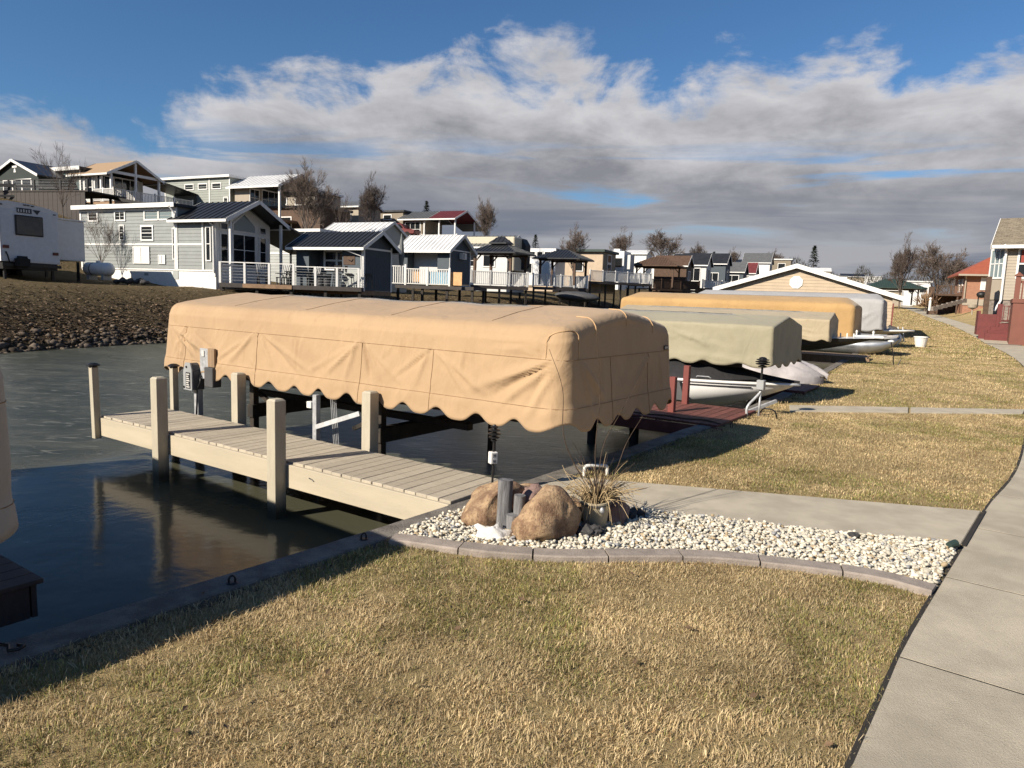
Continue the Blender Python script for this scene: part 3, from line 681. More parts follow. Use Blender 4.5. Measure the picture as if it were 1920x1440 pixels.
# ------------------------------------------------------------------ gravel bed
edge_px = [(728,1018),(770,1022),(850,1034),(940,1044),(1060,1050),(1190,1050),(1340,1052),(1500,1068),(1640,1088),(1748,1116)]
ECV = catmull([G(a,b,.02) for a, b in edge_px], .02); el_ = [0]
for a, b in zip(ECV, ECV[1:]): el_.append(el_[-1] + (b-a).length)
EW = .155
def edge_pt(s):
    i = min(max(0, int(np.searchsorted(el_, s))-1), len(ECV)-2); u = (s-el_[i])/max(1e-6, el_[i+1]-el_[i]); d = (ECV[i+1]-ECV[i]).normalized(); return ECV[i].lerp(ECV[i+1], u), Vector((-d.y, d.x, 0))
ed = thing('garden_edging', 'curved mauve concrete edging stones along the front of the gravel bed', 'edging')
ns = 7
for j in range(ns):
    s0, s1 = el_[-1]*j/ns + .006, el_[-1]*(j+1)/ns - .006; up = []
    for k in range(9):
        p, nr = edge_pt(s0+(s1-s0)*k/8); up.append([p + nr*o_ + Vector((0,0,z)) for o_, z in ((.0,-.1),(.0,.016),(.010,.026),(EW-.010,.026),(EW,.016),(EW,-.1))])
    m_ = MB(); m_.grid(up); m_.add(up[0], [tuple(range(6))]); m_.add(up[-1], [tuple(range(5,-1,-1))]); o = m_.build('edging_stone', 'edging', ed)
    o.location.z = rnd.uniform(-.004,.006)
inner = [edge_pt(el_[-1]*k/30) for k in range(31)]; inner = [p + n_*EW for p, n_ in inner]
GRAVEL = [(p.x, p.y) for p in inner] + [(2.84,4.50),(3.46,5.26)] + [tuple(BR.lerp(BL, k/6))[:2] for k in range(7)] + [(-.05,6.12),(-.28,5.86),(-.72,5.26)]
def inside(P, poly):
    P = np.asarray(P); x, y = P[:,0], P[:,1]; r = np.zeros(len(P), bool); n = len(poly)
    for i in range(n):
        x0, y0 = poly[i]; x1, y1 = poly[(i+1)%n]
        if y0 == y1: continue
        r ^= ((y0 > y) != (y1 > y)) & (x < (x1-x0)*(y-y0)/(y1-y0) + x0)
    return r
def ico(sub):
    bm = bmesh.new(); bmesh.ops.create_icosphere(bm, subdivisions=sub, radius=1); bm.verts.ensure_lookup_table()
    v = np.array([v.co for v in bm.verts]); f = np.array([[q.index for q in p.verts] for p in bm.faces]); bm.free(); return v, f
def np_mesh(name, V, Fc, mat, tint=None, smooth=True):
    me = bpy.data.meshes.new(name); nF, k = Fc.shape
    me.vertices.add(len(V)); me.vertices.foreach_set('co', V.astype(np.float32).ravel())
    me.loops.add(nF*k); me.loops.foreach_set('vertex_index', Fc.astype(np.int32).ravel())
    me.polygons.add(nF); me.polygons.foreach_set('loop_start', np.arange(0, nF*k, k, dtype=np.int32)); me.polygons.foreach_set('loop_total', np.full(nF, k, dtype=np.int32))
    if smooth: me.polygons.foreach_set('use_smooth', np.ones(nF, dtype=bool))
    if tint is not None:
        a = me.color_attributes.new('tint', 'FLOAT_COLOR', 'POINT'); a.data.foreach_set('color', np.c_[tint, np.ones(len(tint))].astype(np.float32).ravel())
    me.materials.append(MAT[mat]); me.update(calc_edges=True); return me
rg_ = np.random.default_rng(5)
def stones(pos, size, tint, seed=1, flat=.62, sub=2, lump=.28):
    bv, bf = ico(sub); n = len(pos); r = np.random.default_rng(seed)
    sc = np.stack([r.uniform(.8,1.35,n), r.uniform(.7,1.1,n), r.uniform(flat*.75,flat*1.25,n)], 1)*size[:,None]
    dirs = r.normal(size=(n,3,3)); dirs /= np.linalg.norm(dirs, axis=2, keepdims=True); amps = r.uniform(-lump, lump, (n,3))
    V = np.repeat(bv[None], n, 0)
    k = 1 + sum(amps[:,i,None]*np.maximum(0, np.einsum('vj,nj->nv', bv, dirs[:,i]))**2*1.2 for i in range(3)) + .06*np.sin(7*np.einsum('vj,nj->nv', bv, dirs[:,0]))
    V = V*k[:,:,None]*sc[:,None,:]
    a = r.uniform(0, 2*np.pi, n); tl = r.uniform(-.6,.6,n); ca, sa, ct, st = np.cos(a), np.sin(a), np.cos(tl), np.sin(tl)
    y = V[:,:,1]*ct[:,None]-V[:,:,2]*st[:,None]; z = V[:,:,1]*st[:,None]+V[:,:,2]*ct[:,None]; x = V[:,:,0]
    V = np.stack([x*ca[:,None]-y*sa[:,None], x*sa[:,None]+y*ca[:,None], z], 2) + pos[:,None,:]
    Fc = (bf[None] + (np.arange(n)*len(bv))[:,None,None]).reshape(-1,3); T_ = np.repeat(tint, len(bv), 0)
    return V.reshape(-1,3), Fc, T_
gx, gy = np.meshgrid(np.arange(-1,3.7,.0205), np.arange(4.2,6.4,.0205)); P = np.c_[gx.ravel(), gy.ravel()] + rg_.uniform(-.010,.010,(gx.size,2)); P = P[inside(P, GRAVEL)]
P = np.r_[P, P[rg_.random(len(P)) < .35] + rg_.uniform(-.012,.012,(1,2))]
gz_ = np.r_[np.zeros(len(P))]; k = len(P); zz = .018 + .012*np.sin(P[:,0]*3.1)*np.sin(P[:,1]*4.3) + rg_.uniform(-.006,.012,k)
zz[-int(k*.26):] += .018
tv = rg_.uniform(.62,1.05,k)[:,None]*np.array([[.60,.555,.455]]); br_ = rg_.random(k) < .10; tv[br_] = tv[br_]*np.array([.62,.52,.40]); gy_ = rg_.random(k) < .08; tv[gy_] = tv[gy_].mean(1, keepdims=True)*.7
V, Fc, T_ = stones(np.c_[P, zz], rg_.uniform(.0085,.0185,k), tv, 2, .68, 2, .55)
tag(ob('gravel_bed', np_mesh('gravel_bed', V, Fc, 'gravel_stones', T_, False)), 'bed of pale cream river pebbles between the edging stones and the path', 'gravel', kind='stuff')
mb = MB(); mb.add([(x, y, .010) for x, y in GRAVEL], [tuple(range(len(GRAVEL)))]); struct(mb.build('gravel_soil', 'soil'))
# boulders and small stones
def rock(r, seed, cuts=9, amp=.12, sub=4):
    rg = random.Random(seed); bm = bmesh.new(); bmesh.ops.create_icosphere(bm, subdivisions=sub, radius=1); pl = []
    for _ in range(cuts):
        d = Vector((rg.gauss(0,1), rg.gauss(0,1), rg.gauss(0,.8))).normalized(); pl.append((d, rg.uniform(.62,.86)))
    for v in bm.verts:
        c_ = v.co.copy()
        for d, h in pl:
            e_ = c_.dot(d) - h
            if e_ > 0: c_ -= d*e_*.88
        k = 1 + amp*mnoise.fractal(v.co*1.9 + Vector((seed, seed*.3, 0)), 1, 2, 4) + .035*mnoise.fractal(v.co*7 + Vector((seed,0,0)), 1, 2, 3)
        v.co = Vector((c_.x*r[0], c_.y*r[1], c_.z*r[2]))*k*1.18
    m_ = MB(); bm.verts.ensure_lookup_table(); m_.add([v.co + Vector((0,0,r[2]*.5)) for v in bm.verts], [[v.index for v in f.verts] for f in bm.faces]); bm.free(); return m_
def boulder(label, c, r, mat, seed, rot=0, amp=.22, name='boulder', sub=4, group='boulders in the gravel bed', flat=-.5):
    m_ = rock(r, seed, 9, amp*.7); o = m_.build(name, mat, None, smooth=True, loc=(c[0], c[1], .0), rot=rot); return tag(o, label, 'boulder' if name == 'boulder' else 'stone', group)
boulder('large brown speckled boulder at the front of the gravel bed', (.285,5.19), (.23,.21,.24), 'granite', 4, .3, .16)
boulder('broad reddish boulder standing behind the grey log pilings', (-.10,5.53), (.30,.22,.195), 'granite', 9, .55, .20)
boulder('rounded brown boulder at the back between pilings and pail', (.28,5.72), (.34,.2,.16), 'granite', 14, -.2, .2)
boulder('small pink boulder wedged between the grey pilings and the front boulder', (.17,5.5), (.13,.12,.21), 'granite_pink', 21, .1, .22)
boulder('dark rounded stone right behind the beige pail', (.88,5.60), (.115,.11,.12), 'granite_pink', 33, .1, .2)
for j, (x_, y_, r_, lb) in enumerate(((.62,5.22,.07,'jagged dark grey stone leaning on the front of the beige pail'),(.70,5.27,.05,'smallest dark stone under the pail'),(1.0,5.68,.06,'black stone next to the path behind the pail'),(1.08,5.74,.055,'charcoal stone at the path edge, last of the dark stones'),(2.72,5.39,.035,'single black stone on the pebbles by the path'))):
    tag(MB().blob((0,0,r_*.4), (r_*1.3, r_, r_*.85), .4, 3, 50+j, fr=2).build('stone', 'rock_dark', None, loc=(x_, y_, .02), rot=j*.7), lb, 'stone', 'dark stones in the gravel bed')
for (px_, py_) in ((1785,1030),):
    fx = thing('spotlight', 'small dark green garden spotlight in the corner of the pebbles', 'spotlight', G(px_,py_,.02), .4)
    MB().tube([(0,0,-.05),(0,0,.03)], .008, 6).build('spike', 'black_plastic', fx); MB().tube([(-.04,0,.035),(.035,0,.045)], [.026,.03], 10).build('head', 'green_roof', fx)
# log pilings ornament
lg = thing('log_pilings', 'three grey wooden log pilings bound with rope among the boulders', 'garden ornament', (-.02,5.26,0), .2)
def log(x, y, r, z1, tilt, seed):
    prof = []; pts_ = [(x+tilt[0]*k/6, y+tilt[1]*k/6, -.02+(z1+.02)*k/6) for k in range(7)]; m_ = MB().tube(pts_, [r*(1+.03*math.sin(seed+k)) for k in range(7)], 18)
    return m_.build('log', 'log_grey', lg, bevel=0)
for o in (log(0,.04,.058,.405,(.01,.02),1), log(.10,-.005,.043,.30,(.012,.0),2), log(.055,-.045,.05,.16,(0,0),3)): auto_smooth(o, 50)
MB().tube([(.045+.115*math.cos(a*.2*math.pi), .015+.10*math.sin(a*.2*math.pi), .055) for a in range(11)], .006, 6).build('rope', 'rope', lg, smooth=True)
# white shell
sh = MB(); cxn = 26; Rr = []
for i in range(7):
    row = []
    for k in range(cxn):
        a = 2*math.pi*k/cxn; spk = 1 + .38*max(0, math.cos(a*5.0+.4))**3 + .1*math.sin(a*11); rr_ = .105*i/6*(spk if i > 3 else 1); row.append((rr_*math.cos(a)*1.15, rr_*math.sin(a)*.8, .062*(1-(i/6)**1.6) + .018*mnoise.noise(Vector((math.cos(a)*2*i/6, math.sin(a)*2*i/6, i))) + (.03*max(0,math.cos(a*5.0+.4))**3 if i > 4 else 0)))
    row.append(row[0]); Rr.append(row)
sh.grid(Rr); o = tag(sh.build('seashell', 'shell', None, smooth=True, loc=(-.10,5.10,.035), rot=(.25,.1,.3)), 'white spiky seashell lying at the foot of the log pilings', 'seashell')
o.modifiers.new('t','SOLIDIFY').thickness = .012
# pail with dead plant
pk = thing('planter_pail', 'beige pail planter leaning in the gravel between boulder and path', 'planter', (.70,5.47,0), .3, rot=(.10,-.08,.3))
MB().lathe([(.082,.0),(.085,.01),(.118,.23),(.126,.235),(.126,.252),(.115,.252),(.106,.19)], 24, cap=True).build('pail', 'bucket', pk, smooth=False)
auto_smooth(pk.children[0], 35)
MB().lathe([(.108,.205),(.05,.215),(.001,.22)], 18).build('soil', 'soil', pk); MB().lathe([(.119,.222),(.130,.226),(.130,.238),(.121,.24)], 24, cap=False).build('rim', 'grey_dark', pk)
MB().blob((.0,-.128,.2), (.02,.02,.028), .3, 2, 3).build('handle_knot', 'galv', pk, smooth=True)
dp = thing('dead_plant', 'dry winter plant with straw leaves and long bare twigs in the pail', 'dead plant', (.70,5.47,.2), 0)
r = random.Random(11); m_ = MB()
for k in range(120):
    a = r.uniform(0, 2*math.pi); r0 = r.uniform(0,.08); L = r.uniform(.16,.42); out = r.uniform(.06,.34); droop = r.uniform(.1,1.9)
    pts_ = []
    for i in range(7):
        u = i/6; pts_.append((math.cos(a)*(r0+out*u**1.1), math.sin(a)*(r0+out*u**1.1), L*(u - droop*.75*u*u*u)))
    m_.tube(pts_, [.0042*(1-.6*i/6) for i in range(7)], 4, False)
m_.build('leaves', 'straw', dp)
def twig(pts_, r0, name='twig'):
    P_ = catmull(pts_, .06); MB().tube(P_, [r0*(1-.75*i/len(P_)) for i in range(len(P_))], 5, False).build(name, 'twig', dp, smooth=True)
def at_plant(px, py, Y): p = A(px, py, Y); return p - Vector((.70,5.47,.2))
twig([(0,0,0), at_plant(1060,830,5.45), at_plant(1055,730,5.42), at_plant(1030,655,5.4)], .0055); twig([(.02,.02,0), at_plant(1116,850,5.5), at_plant(1125,740,5.5), at_plant(1120,640,5.48), at_plant(1118,610,5.5)], .005)
twig([(.05,0,0), at_plant(1160,870,5.6), at_plant(1175,830,5.65), at_plant(1205,780,5.7)], .0055); twig([(.0,.03,0), at_plant(1130,840,5.6), at_plant(1160,780,5.65), at_plant(1205,700,5.7)], .004); twig([(.03,.0,0), at_plant(1090,860,5.35), at_plant(1075,830,5.3)], .004)
for k in range(80):
    a = r.uniform(-.9, 2.6); L = r.uniform(.18,.46); el0 = r.uniform(.35,1.25); p = Vector((0,0,.02)); d = Vector((math.cos(a)*math.cos(el0), math.sin(a)*math.cos(el0)*.6, math.sin(el0))); P_ = [p.copy()]
    for i in range(5): d = (d + Vector((r.uniform(-.22,.22), r.uniform(-.22,.22), r.uniform(-.28,.16)))).normalized(); p = p + d*L/5; P_.append(p.copy())
    MB().tube(P_, [.0038*(1-.13*i) for i in range(6)], 4, False).build('twig', 'twig' if k % 3 else 'straw', dp)
# outlet stake with black lamp
st = thing('outlet_stake', 'white outlet box on a black stake with a tiered black lamp on top', 'outlet stake', G(922,926,0), .5)
MB().tube([(0,0,-.2),(.006,0,.50)], .011, 8).build('stake', 'black_metal', st)
ob_ = MB().b(-.035,.035,-.03,.03,.285,.395).build('outlet_box', 'white_plastic', st, bevel=.006)
for z_ in (.312,.365): MB().b(-.018,.018,-.0335,-.0305,z_-.018,z_+.018).build('socket', 'grey_box', ob_); MB().b(-.009,-.004,-.0355,-.034,z_-.006,z_+.008).b(.004,.009,-.0355,-.034,z_-.006,z_+.008).build('slot', 'ink', ob_)
for j, (z_, r_) in enumerate(((.50,.03),(.528,.05),(.56,.06),(.595,.054),(.625,.036))): MB().lathe([(r_*.5,z_-.010),(r_,z_-.004),(r_,z_+.004),(r_*.45,z_+.012),(r_*.35,z_+.02)], 14, (.006,0,0)).build('lamp_tier', 'black_plastic', st)
# white pvc pipe
pv = tag(MB().tube(catmull([(-.13,0,-.06),(-.13,0,.03),(-.115,0,.055),(0,0,.055),(.115,0,.045),(.13,0,.02),(.13,0,-.06)], .02), .018, 10).build('pipe', 'white_plastic', None, smooth=True, loc=G(1117,888,.02)+Vector((0,0,.03)), rot=.35), 'short white plastic pipe bent over the seawall behind the pail', 'pipe')
# ------------------------------------------------------------------ grass
EDGE_OUT = [(p.x, p.y) for p in ECV]
EXCL = [EDGE_OUT + GRAVEL[31:], [tuple(p)[:2] for p in (BL, BR, TR, TL)], [(4.7,12.02),(9.3,12.70),(9.75,13.34),(5.0,12.80)]]
def vnoise(P, f, seed):
    r = np.random.default_rng(seed); T = r.random((64,64)); x, y = P[:,0]*f, P[:,1]*f; xi, yi = np.floor(x).astype(int), np.floor(y).astype(int); u, v = x-xi, y-yi; u, v = u*u*(3-2*u), v*v*(3-2*v)
    g_ = lambda a, b: T[a % 64, b % 64]; return (g_(xi,yi)*(1-u)+g_(xi+1,yi)*u)*(1-v) + (g_(xi,yi+1)*(1-u)+g_(xi+1,yi+1)*u)*v
def grass(name, label, ylo, yhi, dens, hgt, wid, seed, tri=False, flat=False):
    r = np.random.default_rng(seed); x0, x1 = float(wall_x(ylo))-.2, float(walk_x(yhi))+.3
    n = int((x1-x0)*(yhi-ylo)*dens); P = np.c_[r.uniform(x0,x1,n), r.uniform(ylo,yhi,n)]
    wx_, sx_ = wall_x(P[:,1]), walk_x(P[:,1]); k = (P[:,0] > wx_+.045) & (P[:,0] < sx_+.012)
    ca, ux = P[:,0]/np.maximum(P[:,1],.4), 0
    k &= (np.abs(P[:,0])/np.maximum(P[:,1]+1.6,.3) < .86)
    for e in EXCL: k &= ~inside(P, e)
    P = P[k]
    pn = vnoise(P, 5.5, seed+1)*.5 + vnoise(P, 13, seed+2)*.5           # clumps
    keep = r.random(len(P)) < .25 + 1.1*smooth_np(pn, .25, .6); P = P[keep]; n = len(P)
    g1 = vnoise(P, 1.1, 91)*.6 + vnoise(P, 2.9, 92)*.4                  # greener patches
    green = r.random(n) < np.clip((g1-.48)*3.8, .05, .66)
    h = hgt*r.uniform(.45,1.3,n)*(.75+.5*vnoise(P, 3.3, seed+4)); az_ = r.uniform(0,2*np.pi,n) ; cl = vnoise(P, 2.2, seed+6)*9; az_ = np.where(r.random(n) < .28, cl, az_)
    lean = r.uniform(.35,1.55,n); lean[green] *= .75; w_ = wid*r.uniform(.6,1.3,n)
    if flat: lean = r.uniform(1.1,1.7,n); green[:] = r.random(n) < .08
    d = np.c_[np.cos(az_), np.sin(az_)]; s = np.c_[-d[:,1], d[:,0]]
    ta = r.uniform(-.9,.9,n); s = s*np.cos(ta)[:,None] + d*np.sin(ta)[:,None]
    z0 = np.zeros(n) - .004
    if yhi > 40: z0 = np.array([zr(a, b) for a, b in P])
    b0 = np.c_[P - s*w_[:,None]/2, z0]; b1 = np.c_[P + s*w_[:,None]/2, z0]
    l1 = lean*.42; m_ = P + d*(h*.55*np.sin(l1))[:,None]; mz = z0 + h*.55*np.cos(l1)
    l2 = np.minimum(lean*1.35, 1.9); tp = m_ + d*(h*.55*np.sin(l2))[:,None]; tz = np.maximum(mz + h*.55*np.cos(l2), z0+.004)
    if tri:
        V = np.stack([b0, b1, np.c_[tp, tz]], 1); Fc = np.arange(n*3).reshape(-1,3); k = 3
    else:
        m0 = np.c_[m_ - s*w_[:,None]*.38, mz]; m1 = np.c_[m_ + s*w_[:,None]*.38, mz]
        V = np.stack([b0, b1, m1, m0, np.c_[tp, tz]], 1); i = np.arange(n)[:,None]*5; Fc = np.concatenate([i+[0,1,2], i+[0,2,3], i+[3,2,4]], 1).reshape(-1,3); k = 5
    straw = np.array([.66,.53,.31]); tanc = np.array([.48,.355,.185]); gr = np.array([.215,.215,.075]); brn = np.array([.25,.16,.075])
    u = r.random(n)[:,None]; c = straw*u + tanc*(1-u); c[green] = gr*r.uniform(.7,1.35,green.sum())[:,None] + (r.random(green.sum()) < .3)[:,None]*np.array([.10,.07,.01])
    bb = r.random(n) < .16; c[bb] = brn; c *= r.uniform(.72,1.15,n)[:,None]*(.66+.66*vnoise(P, 2.1, 77)*.6 + .28*vnoise(P, 6.3, 78))[:,None]
    if flat: c = c*.5 + np.array([.34,.28,.18])
    T_ = np.repeat(c, k, 0)
    return tag(ob(name, np_mesh(name, V.reshape(-1,3), Fc, 'grass_blades', T_, smooth=False)), label, 'grass', kind='stuff')
def smooth_np(x, a, b):
    u = np.clip((x-a)/(b-a), 0, 1); return u*u*(3-2*u)
grass('lawn_grass', 'dry straw and green lawn grass in the foreground', .9, 5.2, 17500, .030, .0036, 1)
grass('straw_thatch', 'long bleached straw blades lying flat on the foreground lawn', .9, 5.2, 420, .065, .0034, 31, False, True)
grass('lawn_grass', 'dry lawn grass between the two concrete paths', 5.2, 13.0, 5600, .031, .0058, 2)
grass('lawn_grass', 'dry lawn grass beyond the second path', 12.4, 28, 1300, .04, .013, 3, True)
grass('lawn_grass', 'dry lawn grass far along the sidewalk', 28, 60, 260, .06, .03, 4, True)
grass('lawn_grass', 'dry lawn grass at the far end of the sidewalk', 60, 112, 70, .08, .06, 6, True)
# fallen leaves on the lawn
r = random.Random(21); lf = MB()
spots = [(450,1310),(650,1310),(240,1205),(1185,1075),(270,1225),(980,1355),(1190,1240),(700,1395)]
for px_, py_ in spots + [(r.uniform(100,1600), r.uniform(1100,1430)) for _ in range(22)]:
    g_ = G(px_, py_, .035); a = r.uniform(0,6.28); L = r.uniform(.012,.026); d = Vector((math.cos(a), math.sin(a), r.uniform(-.3,.3)))*L; s_ = Vector((-math.sin(a), math.cos(a), .2))*L*.5
    lf.add([g_-d, g_+s_+Vector((0,0,.006)), g_+d, g_-s_], [(0,1,2,3)])
tag(lf.build('fallen_leaves', 'leaf_dry', None), 'a few dry leaves scattered on the lawn', 'leaves', kind='stuff')
# ------------------------------------------------------------------ second slip: red dock, white boat, olive canopy
dk2 = thing('dock', 'weathered dark red wooden dock between the tan cover and the white boat', 'dock', O1, RZ)
bmr = MB().c((0,0,0), (.132, 1.95, .034)).mesh('board', 'red_dock', bevel=.004); x = -2.2
while x < .40:
    ob('board', bmr, dk2, (x, 6.42, .035), (0, 0, rnd.uniform(-.004,.004))); x += .139
MB().b(-2.28,.46,5.40,5.44,-.16,.015).build('fascia', 'red_dock', dk2, bevel=.004); MB().b(-2.28,.46,7.40,7.44,-.16,.015).build('fascia', 'red_dock', dk2, bevel=.004)
for (x_, y_) in ((-1.0,5.6),(-1.75,5.6),(-1.75,7.2)): MB().tube([(x_,y_,-1.5),(x_,y_,.012)], .075, 12).build('piling', 'lift_steel', dk2, smooth=True)
for (x_, y_, h_) in ((-.62,6.15,.62),(-.80,7.22,.72)): MB().b(x_-.05,x_+.05,y_-.05,y_+.05,-.1,h_).build('post', 'red_paint', dk2, bevel=.006)
MB().tube(catmull([(-1.2,5.62,.07),(-.8,5.58,.062),(-.5,5.66,.065),(-.2,5.6,.062),(.1,5.7,.065),(.38,5.55,.06)], .05), .012, 5).build('chain', 'brown_wood', dk2)
mr_ = thing('mooring_ring', 'steel eye bolt at the corner of the red dock', 'mooring ring', O1 + Matrix.Rotation(RZ,3,'Z') @ Vector((.52,5.62,.03)), .5, 'mooring rings on the seawall')
MB().tube([(-.02,0,-.02),(-.02,0,.04),(0,0,.055),(.02,0,.04),(.02,0,-.02)], .007, 6).build('ring', 'black_metal', mr_)
cd2 = thing('power_pedestal', 'grey conduit power pedestal with a black lamp at the end of the red dock', 'power pedestal', O1, RZ)
MB().tube(catmull([(.36,6.92,-.02),(.36,6.92,.16),(.44,7.02,.30),(.50,7.10,.40),(.50,7.10,.46)], .05), .022, 9).build('conduit', 'galv', cd2, smooth=True)
MB().tube([(.50,7.10,-.1),(.50,7.10,.46)], .018, 8).build('pipe', 'galv', cd2, smooth=True)
MB().b(.44,.56,7.04,7.16,.44,.60).build('outlet_box', 'grey_box', cd2, bevel=.01)
MB().tube([(.50,7.10,.60),(.50,7.10,.82)], .018, 8).build('stem', 'black_metal', cd2)
for z_, r_ in ((.82,.07),(.86,.11),(.895,.115),(.93,.10),(.955,.06)): MB().lathe([(r_*.5,z_-.015),(r_,z_-.006),(r_,z_+.006),(r_*.4,z_+.02)], 14, (.50,7.10,0)).build('lamp_tier', 'black_plastic', cd2)
MB().bar((.25,7.3,.02),(.60,7.75,.20),.05,.05).build('brace', 'galv', cd2)
hs = tag(MB().tube(catmull([(.50,7.12,.05),(.62,6.95,.16),(.78,6.95,.14),(.82,7.0,.0)], .04), .012, 6).build('hose', 'black_plastic', None, smooth=True, loc=O1, rot=RZ), 'black hose loop in the grass beside the power pedestal', 'hose')
c2 = thing('boat_canopy', 'olive beige peaked boat lift cover second from the camera', 'boat canopy', O1, RZ)
f2 = [(5.2+.25*k, 1.32-.05*k, 6.8-.2*k, .95-.03*k, .03, .022) for k in range(4)] + [(3.8,1.35,4.6,1.05,.03,.035),(4.3,1.35,5.1,1.02,.025,.03),(6.9,.75,5.6,.88,.03,.02),(6.2,1.2,4.4,1.1,.03,.02)]
canopy(c2, 'canvas_olive', -7.0, .32, 8.32, 10.50, .68, 1.44, 1.62, r=.05, rc=.05, hip=0, power=1.05, lam=.62, amp=.07, wr=.026, seam=.05, folds=f2, seed=15, res=.055, vseams=None, lean=.04)
lf2 = thing('boat_lift', 'dark steel boat lift frame under the olive cover', 'boat lift', O1, RZ); lift_frame(lf2, -6.6, .1, 8.4, 10.4, .75)
# speed boat hull: sections from stern (x=-) to bow (x=+), mirrored
def hull(parent, L, W, H, mat, loc, rot=0, name='hull', rake=.9, keel=.45, flat=.0):
    P = []; n = 18
    for i in range(n+1):
        u = i/n; wv = W/2*(1 if u < .45 else max(.015, 1-((u-.45)/.55)**2.4)); zk = -H + H*(.0 if u < .5 else .85*((u-.5)/.5)**2.2); xs = u*L
        row = []
        for j in range(-6, 7):
            v = j/6; s_ = abs(v); yy = wv*(math.copysign(min(1, s_*1.55)**.8, v)); zz = zk + (0 - zk)*(max(0, s_-.12)/.88)**(1.9-.9*u) if s_ > .12 else zk
            row.append((xs + .22*u*u*s_, yy, zz + .10*u*u*H))
        P.append(row)
    m_ = MB().grid([list(reversed(r_)) for r_ in P]); m_.add(P[0], [tuple(range(13))])
    o = m_.build(name, mat, parent, loc=loc, rot=rot); auto_smooth(o, 50); return o, P
bt = thing('motor_boat', 'white motor boat with letters on its hull under a black cover on the olive lift', 'boat', O1, RZ)
h_, HP = hull(bt, 6.2, 2.1, .80, 'hull_white', (-5.75,9.05,.40), (0,.012,0))
# rub rail, stripe, black mooring cover draped over the deck
MB().tube([Vector(r_[0])+Vector((0,-.02,-.03)) for r_ in HP], .022, 6).build('rub_rail', 'hull_white', h_, smooth=True); MB().tube([Vector(r_[-1])+Vector((0,.02,-.03)) for r_ in HP], .022, 6).build('rub_rail', 'hull_white', h_, smooth=True)
MB().grid([[Vector(r_[0])*1.0+Vector((0,-.012,-.09)), Vector(r_[0])+Vector((0,-.012,-.115))] for r_ in HP[:17]]).build('stripe', 'ink', h_)
MB().prism([(4.25,-1.0,-.02),(4.5,-1.0,-.02),(4.62,-1.0,-.36),(4.35,-1.0,-.36)], (0,.28,0)).build('strap', 'grey_dark', h_)
lt = text('lettering', 'FS', .17, 'ink', h_, (4.12,-.945,-.22), (rad(90),0,rad(11.5)))
P = []
for i, r_ in enumerate(HP):
    u = i/18; row = []
    for j in range(0, 9):
        v = j/8*2-1; a = Vector(r_[0]).lerp(Vector(r_[-1]), j/8); hh = .52*(1-abs(v)**4)*(1-smooth01(u,.62,1.0)) + .03*math.sin(u*19+v*3)
        row.append((a.x, a.y*.965, a.z + hh + .012))
    P.append(row)
MB().grid(P).build('mooring_cover', 'cover_black', h_, smooth=True)
MB().tube([(4.7,-.72,.06),(4.75,-.76,.10),(4.95,-.7,.10),(5.0,-.66,.06)], .012, 6).build('cleat', 'galv', h_)
# boat under the pale lilac cover, its short dark red dock
bt3 = thing('covered_boat', 'low boat under a crumpled pale lilac cover beyond the olive canopy', 'boat', O1, RZ)
P = []
for i in range(41):
    u = i/40; row = []; hw = .92*(1-max(0,(u-.45)/.55)**3.2)**.5 + .02; ht = .50*(1-max(0,(u-.5)/.5)**2.6*.93)*smooth01(u,-.05,.1)
    for j in range(29):
        v = j/28*2-1; av = abs(v); cr = .035*math.sin(u*14 + v*9) +   .085*mnoise.ridged_multi_fractal(Vector((u*3.2+v*1.6, v*2.2-u*1.2, 4)),1,2,3,1,2) - .03; row.append((-3.3+3.55*u + .10*(1-av)*u, 13.45+v*hw*(1+.05*math.sin(u*31)), .08 + ht*(1-av**3.2) + cr*(1-av**6) - (.10*smooth01(av,.93,1.0))))
    P.append(row)
MB().grid(P).build('cover', 'boat_cover', bt3, smooth=True); MB().b(-3.2,-.2,12.75,14.15,-.4,.12).build('hull', 'hull_white', bt3, bevel=.08)
dk3 = thing('dock', 'short dark red dock in the shade behind the olive cover', 'dock', O1, RZ)
bm3 = MB().c((0,0,0), (.14,1.5,.035)).mesh('board', 'red_dock', bevel=.004)
for k in range(9): ob('board', bm3, dk3, (-.85+.147*k, 11.55, .05))
MB().b(-.95,.42,10.78,10.82,-.14,.03).build('fascia', 'red_dock', dk3)
for y_ in (11.0,12.1): MB().b(-.8,-.66,y_,y_+.14,-1.5,.03).build('leg', 'red_dock', dk3)
# ------------------------------------------------------------------ third and further slips (turned with the bend of the wall)
RZ3 = rad(-31)
def slip(px, py, Y): p = A(px, py, Y); return Vector((p.x, p.y, 0))
o3 = slip(1553, 640, 22.5)
c3 = thing('boat_canopy', 'pale beige peaked boat lift cover third from the camera', 'boat canopy', o3, RZ3)
canopy(c3, 'canvas_beige', -7.3, 0, 0, 2.2, .72, 1.42, 1.66, r=.04, rc=.04, hip=0, power=1.0, lam=.6, amp=.06, wr=.03, seam=.05, folds=[(6.9,.8,5.2,1.15,.05,.03),(6.9,1.0,5.6,1.25,.04,.025),(7.1,.7,6.0,.85,.04,.02)], seed=23, res=.08, vseams=None, lean=.03)
l3 = thing('boat_lift', 'dark steel boat lift frame under the pale beige cover', 'boat lift', o3, RZ3); lift_frame(l3, -7, -.2, .1, 2.1, .8)
b3 = thing('motor_boat', 'black hulled boat with a white deck under the pale beige cover', 'boat', o3, RZ3)
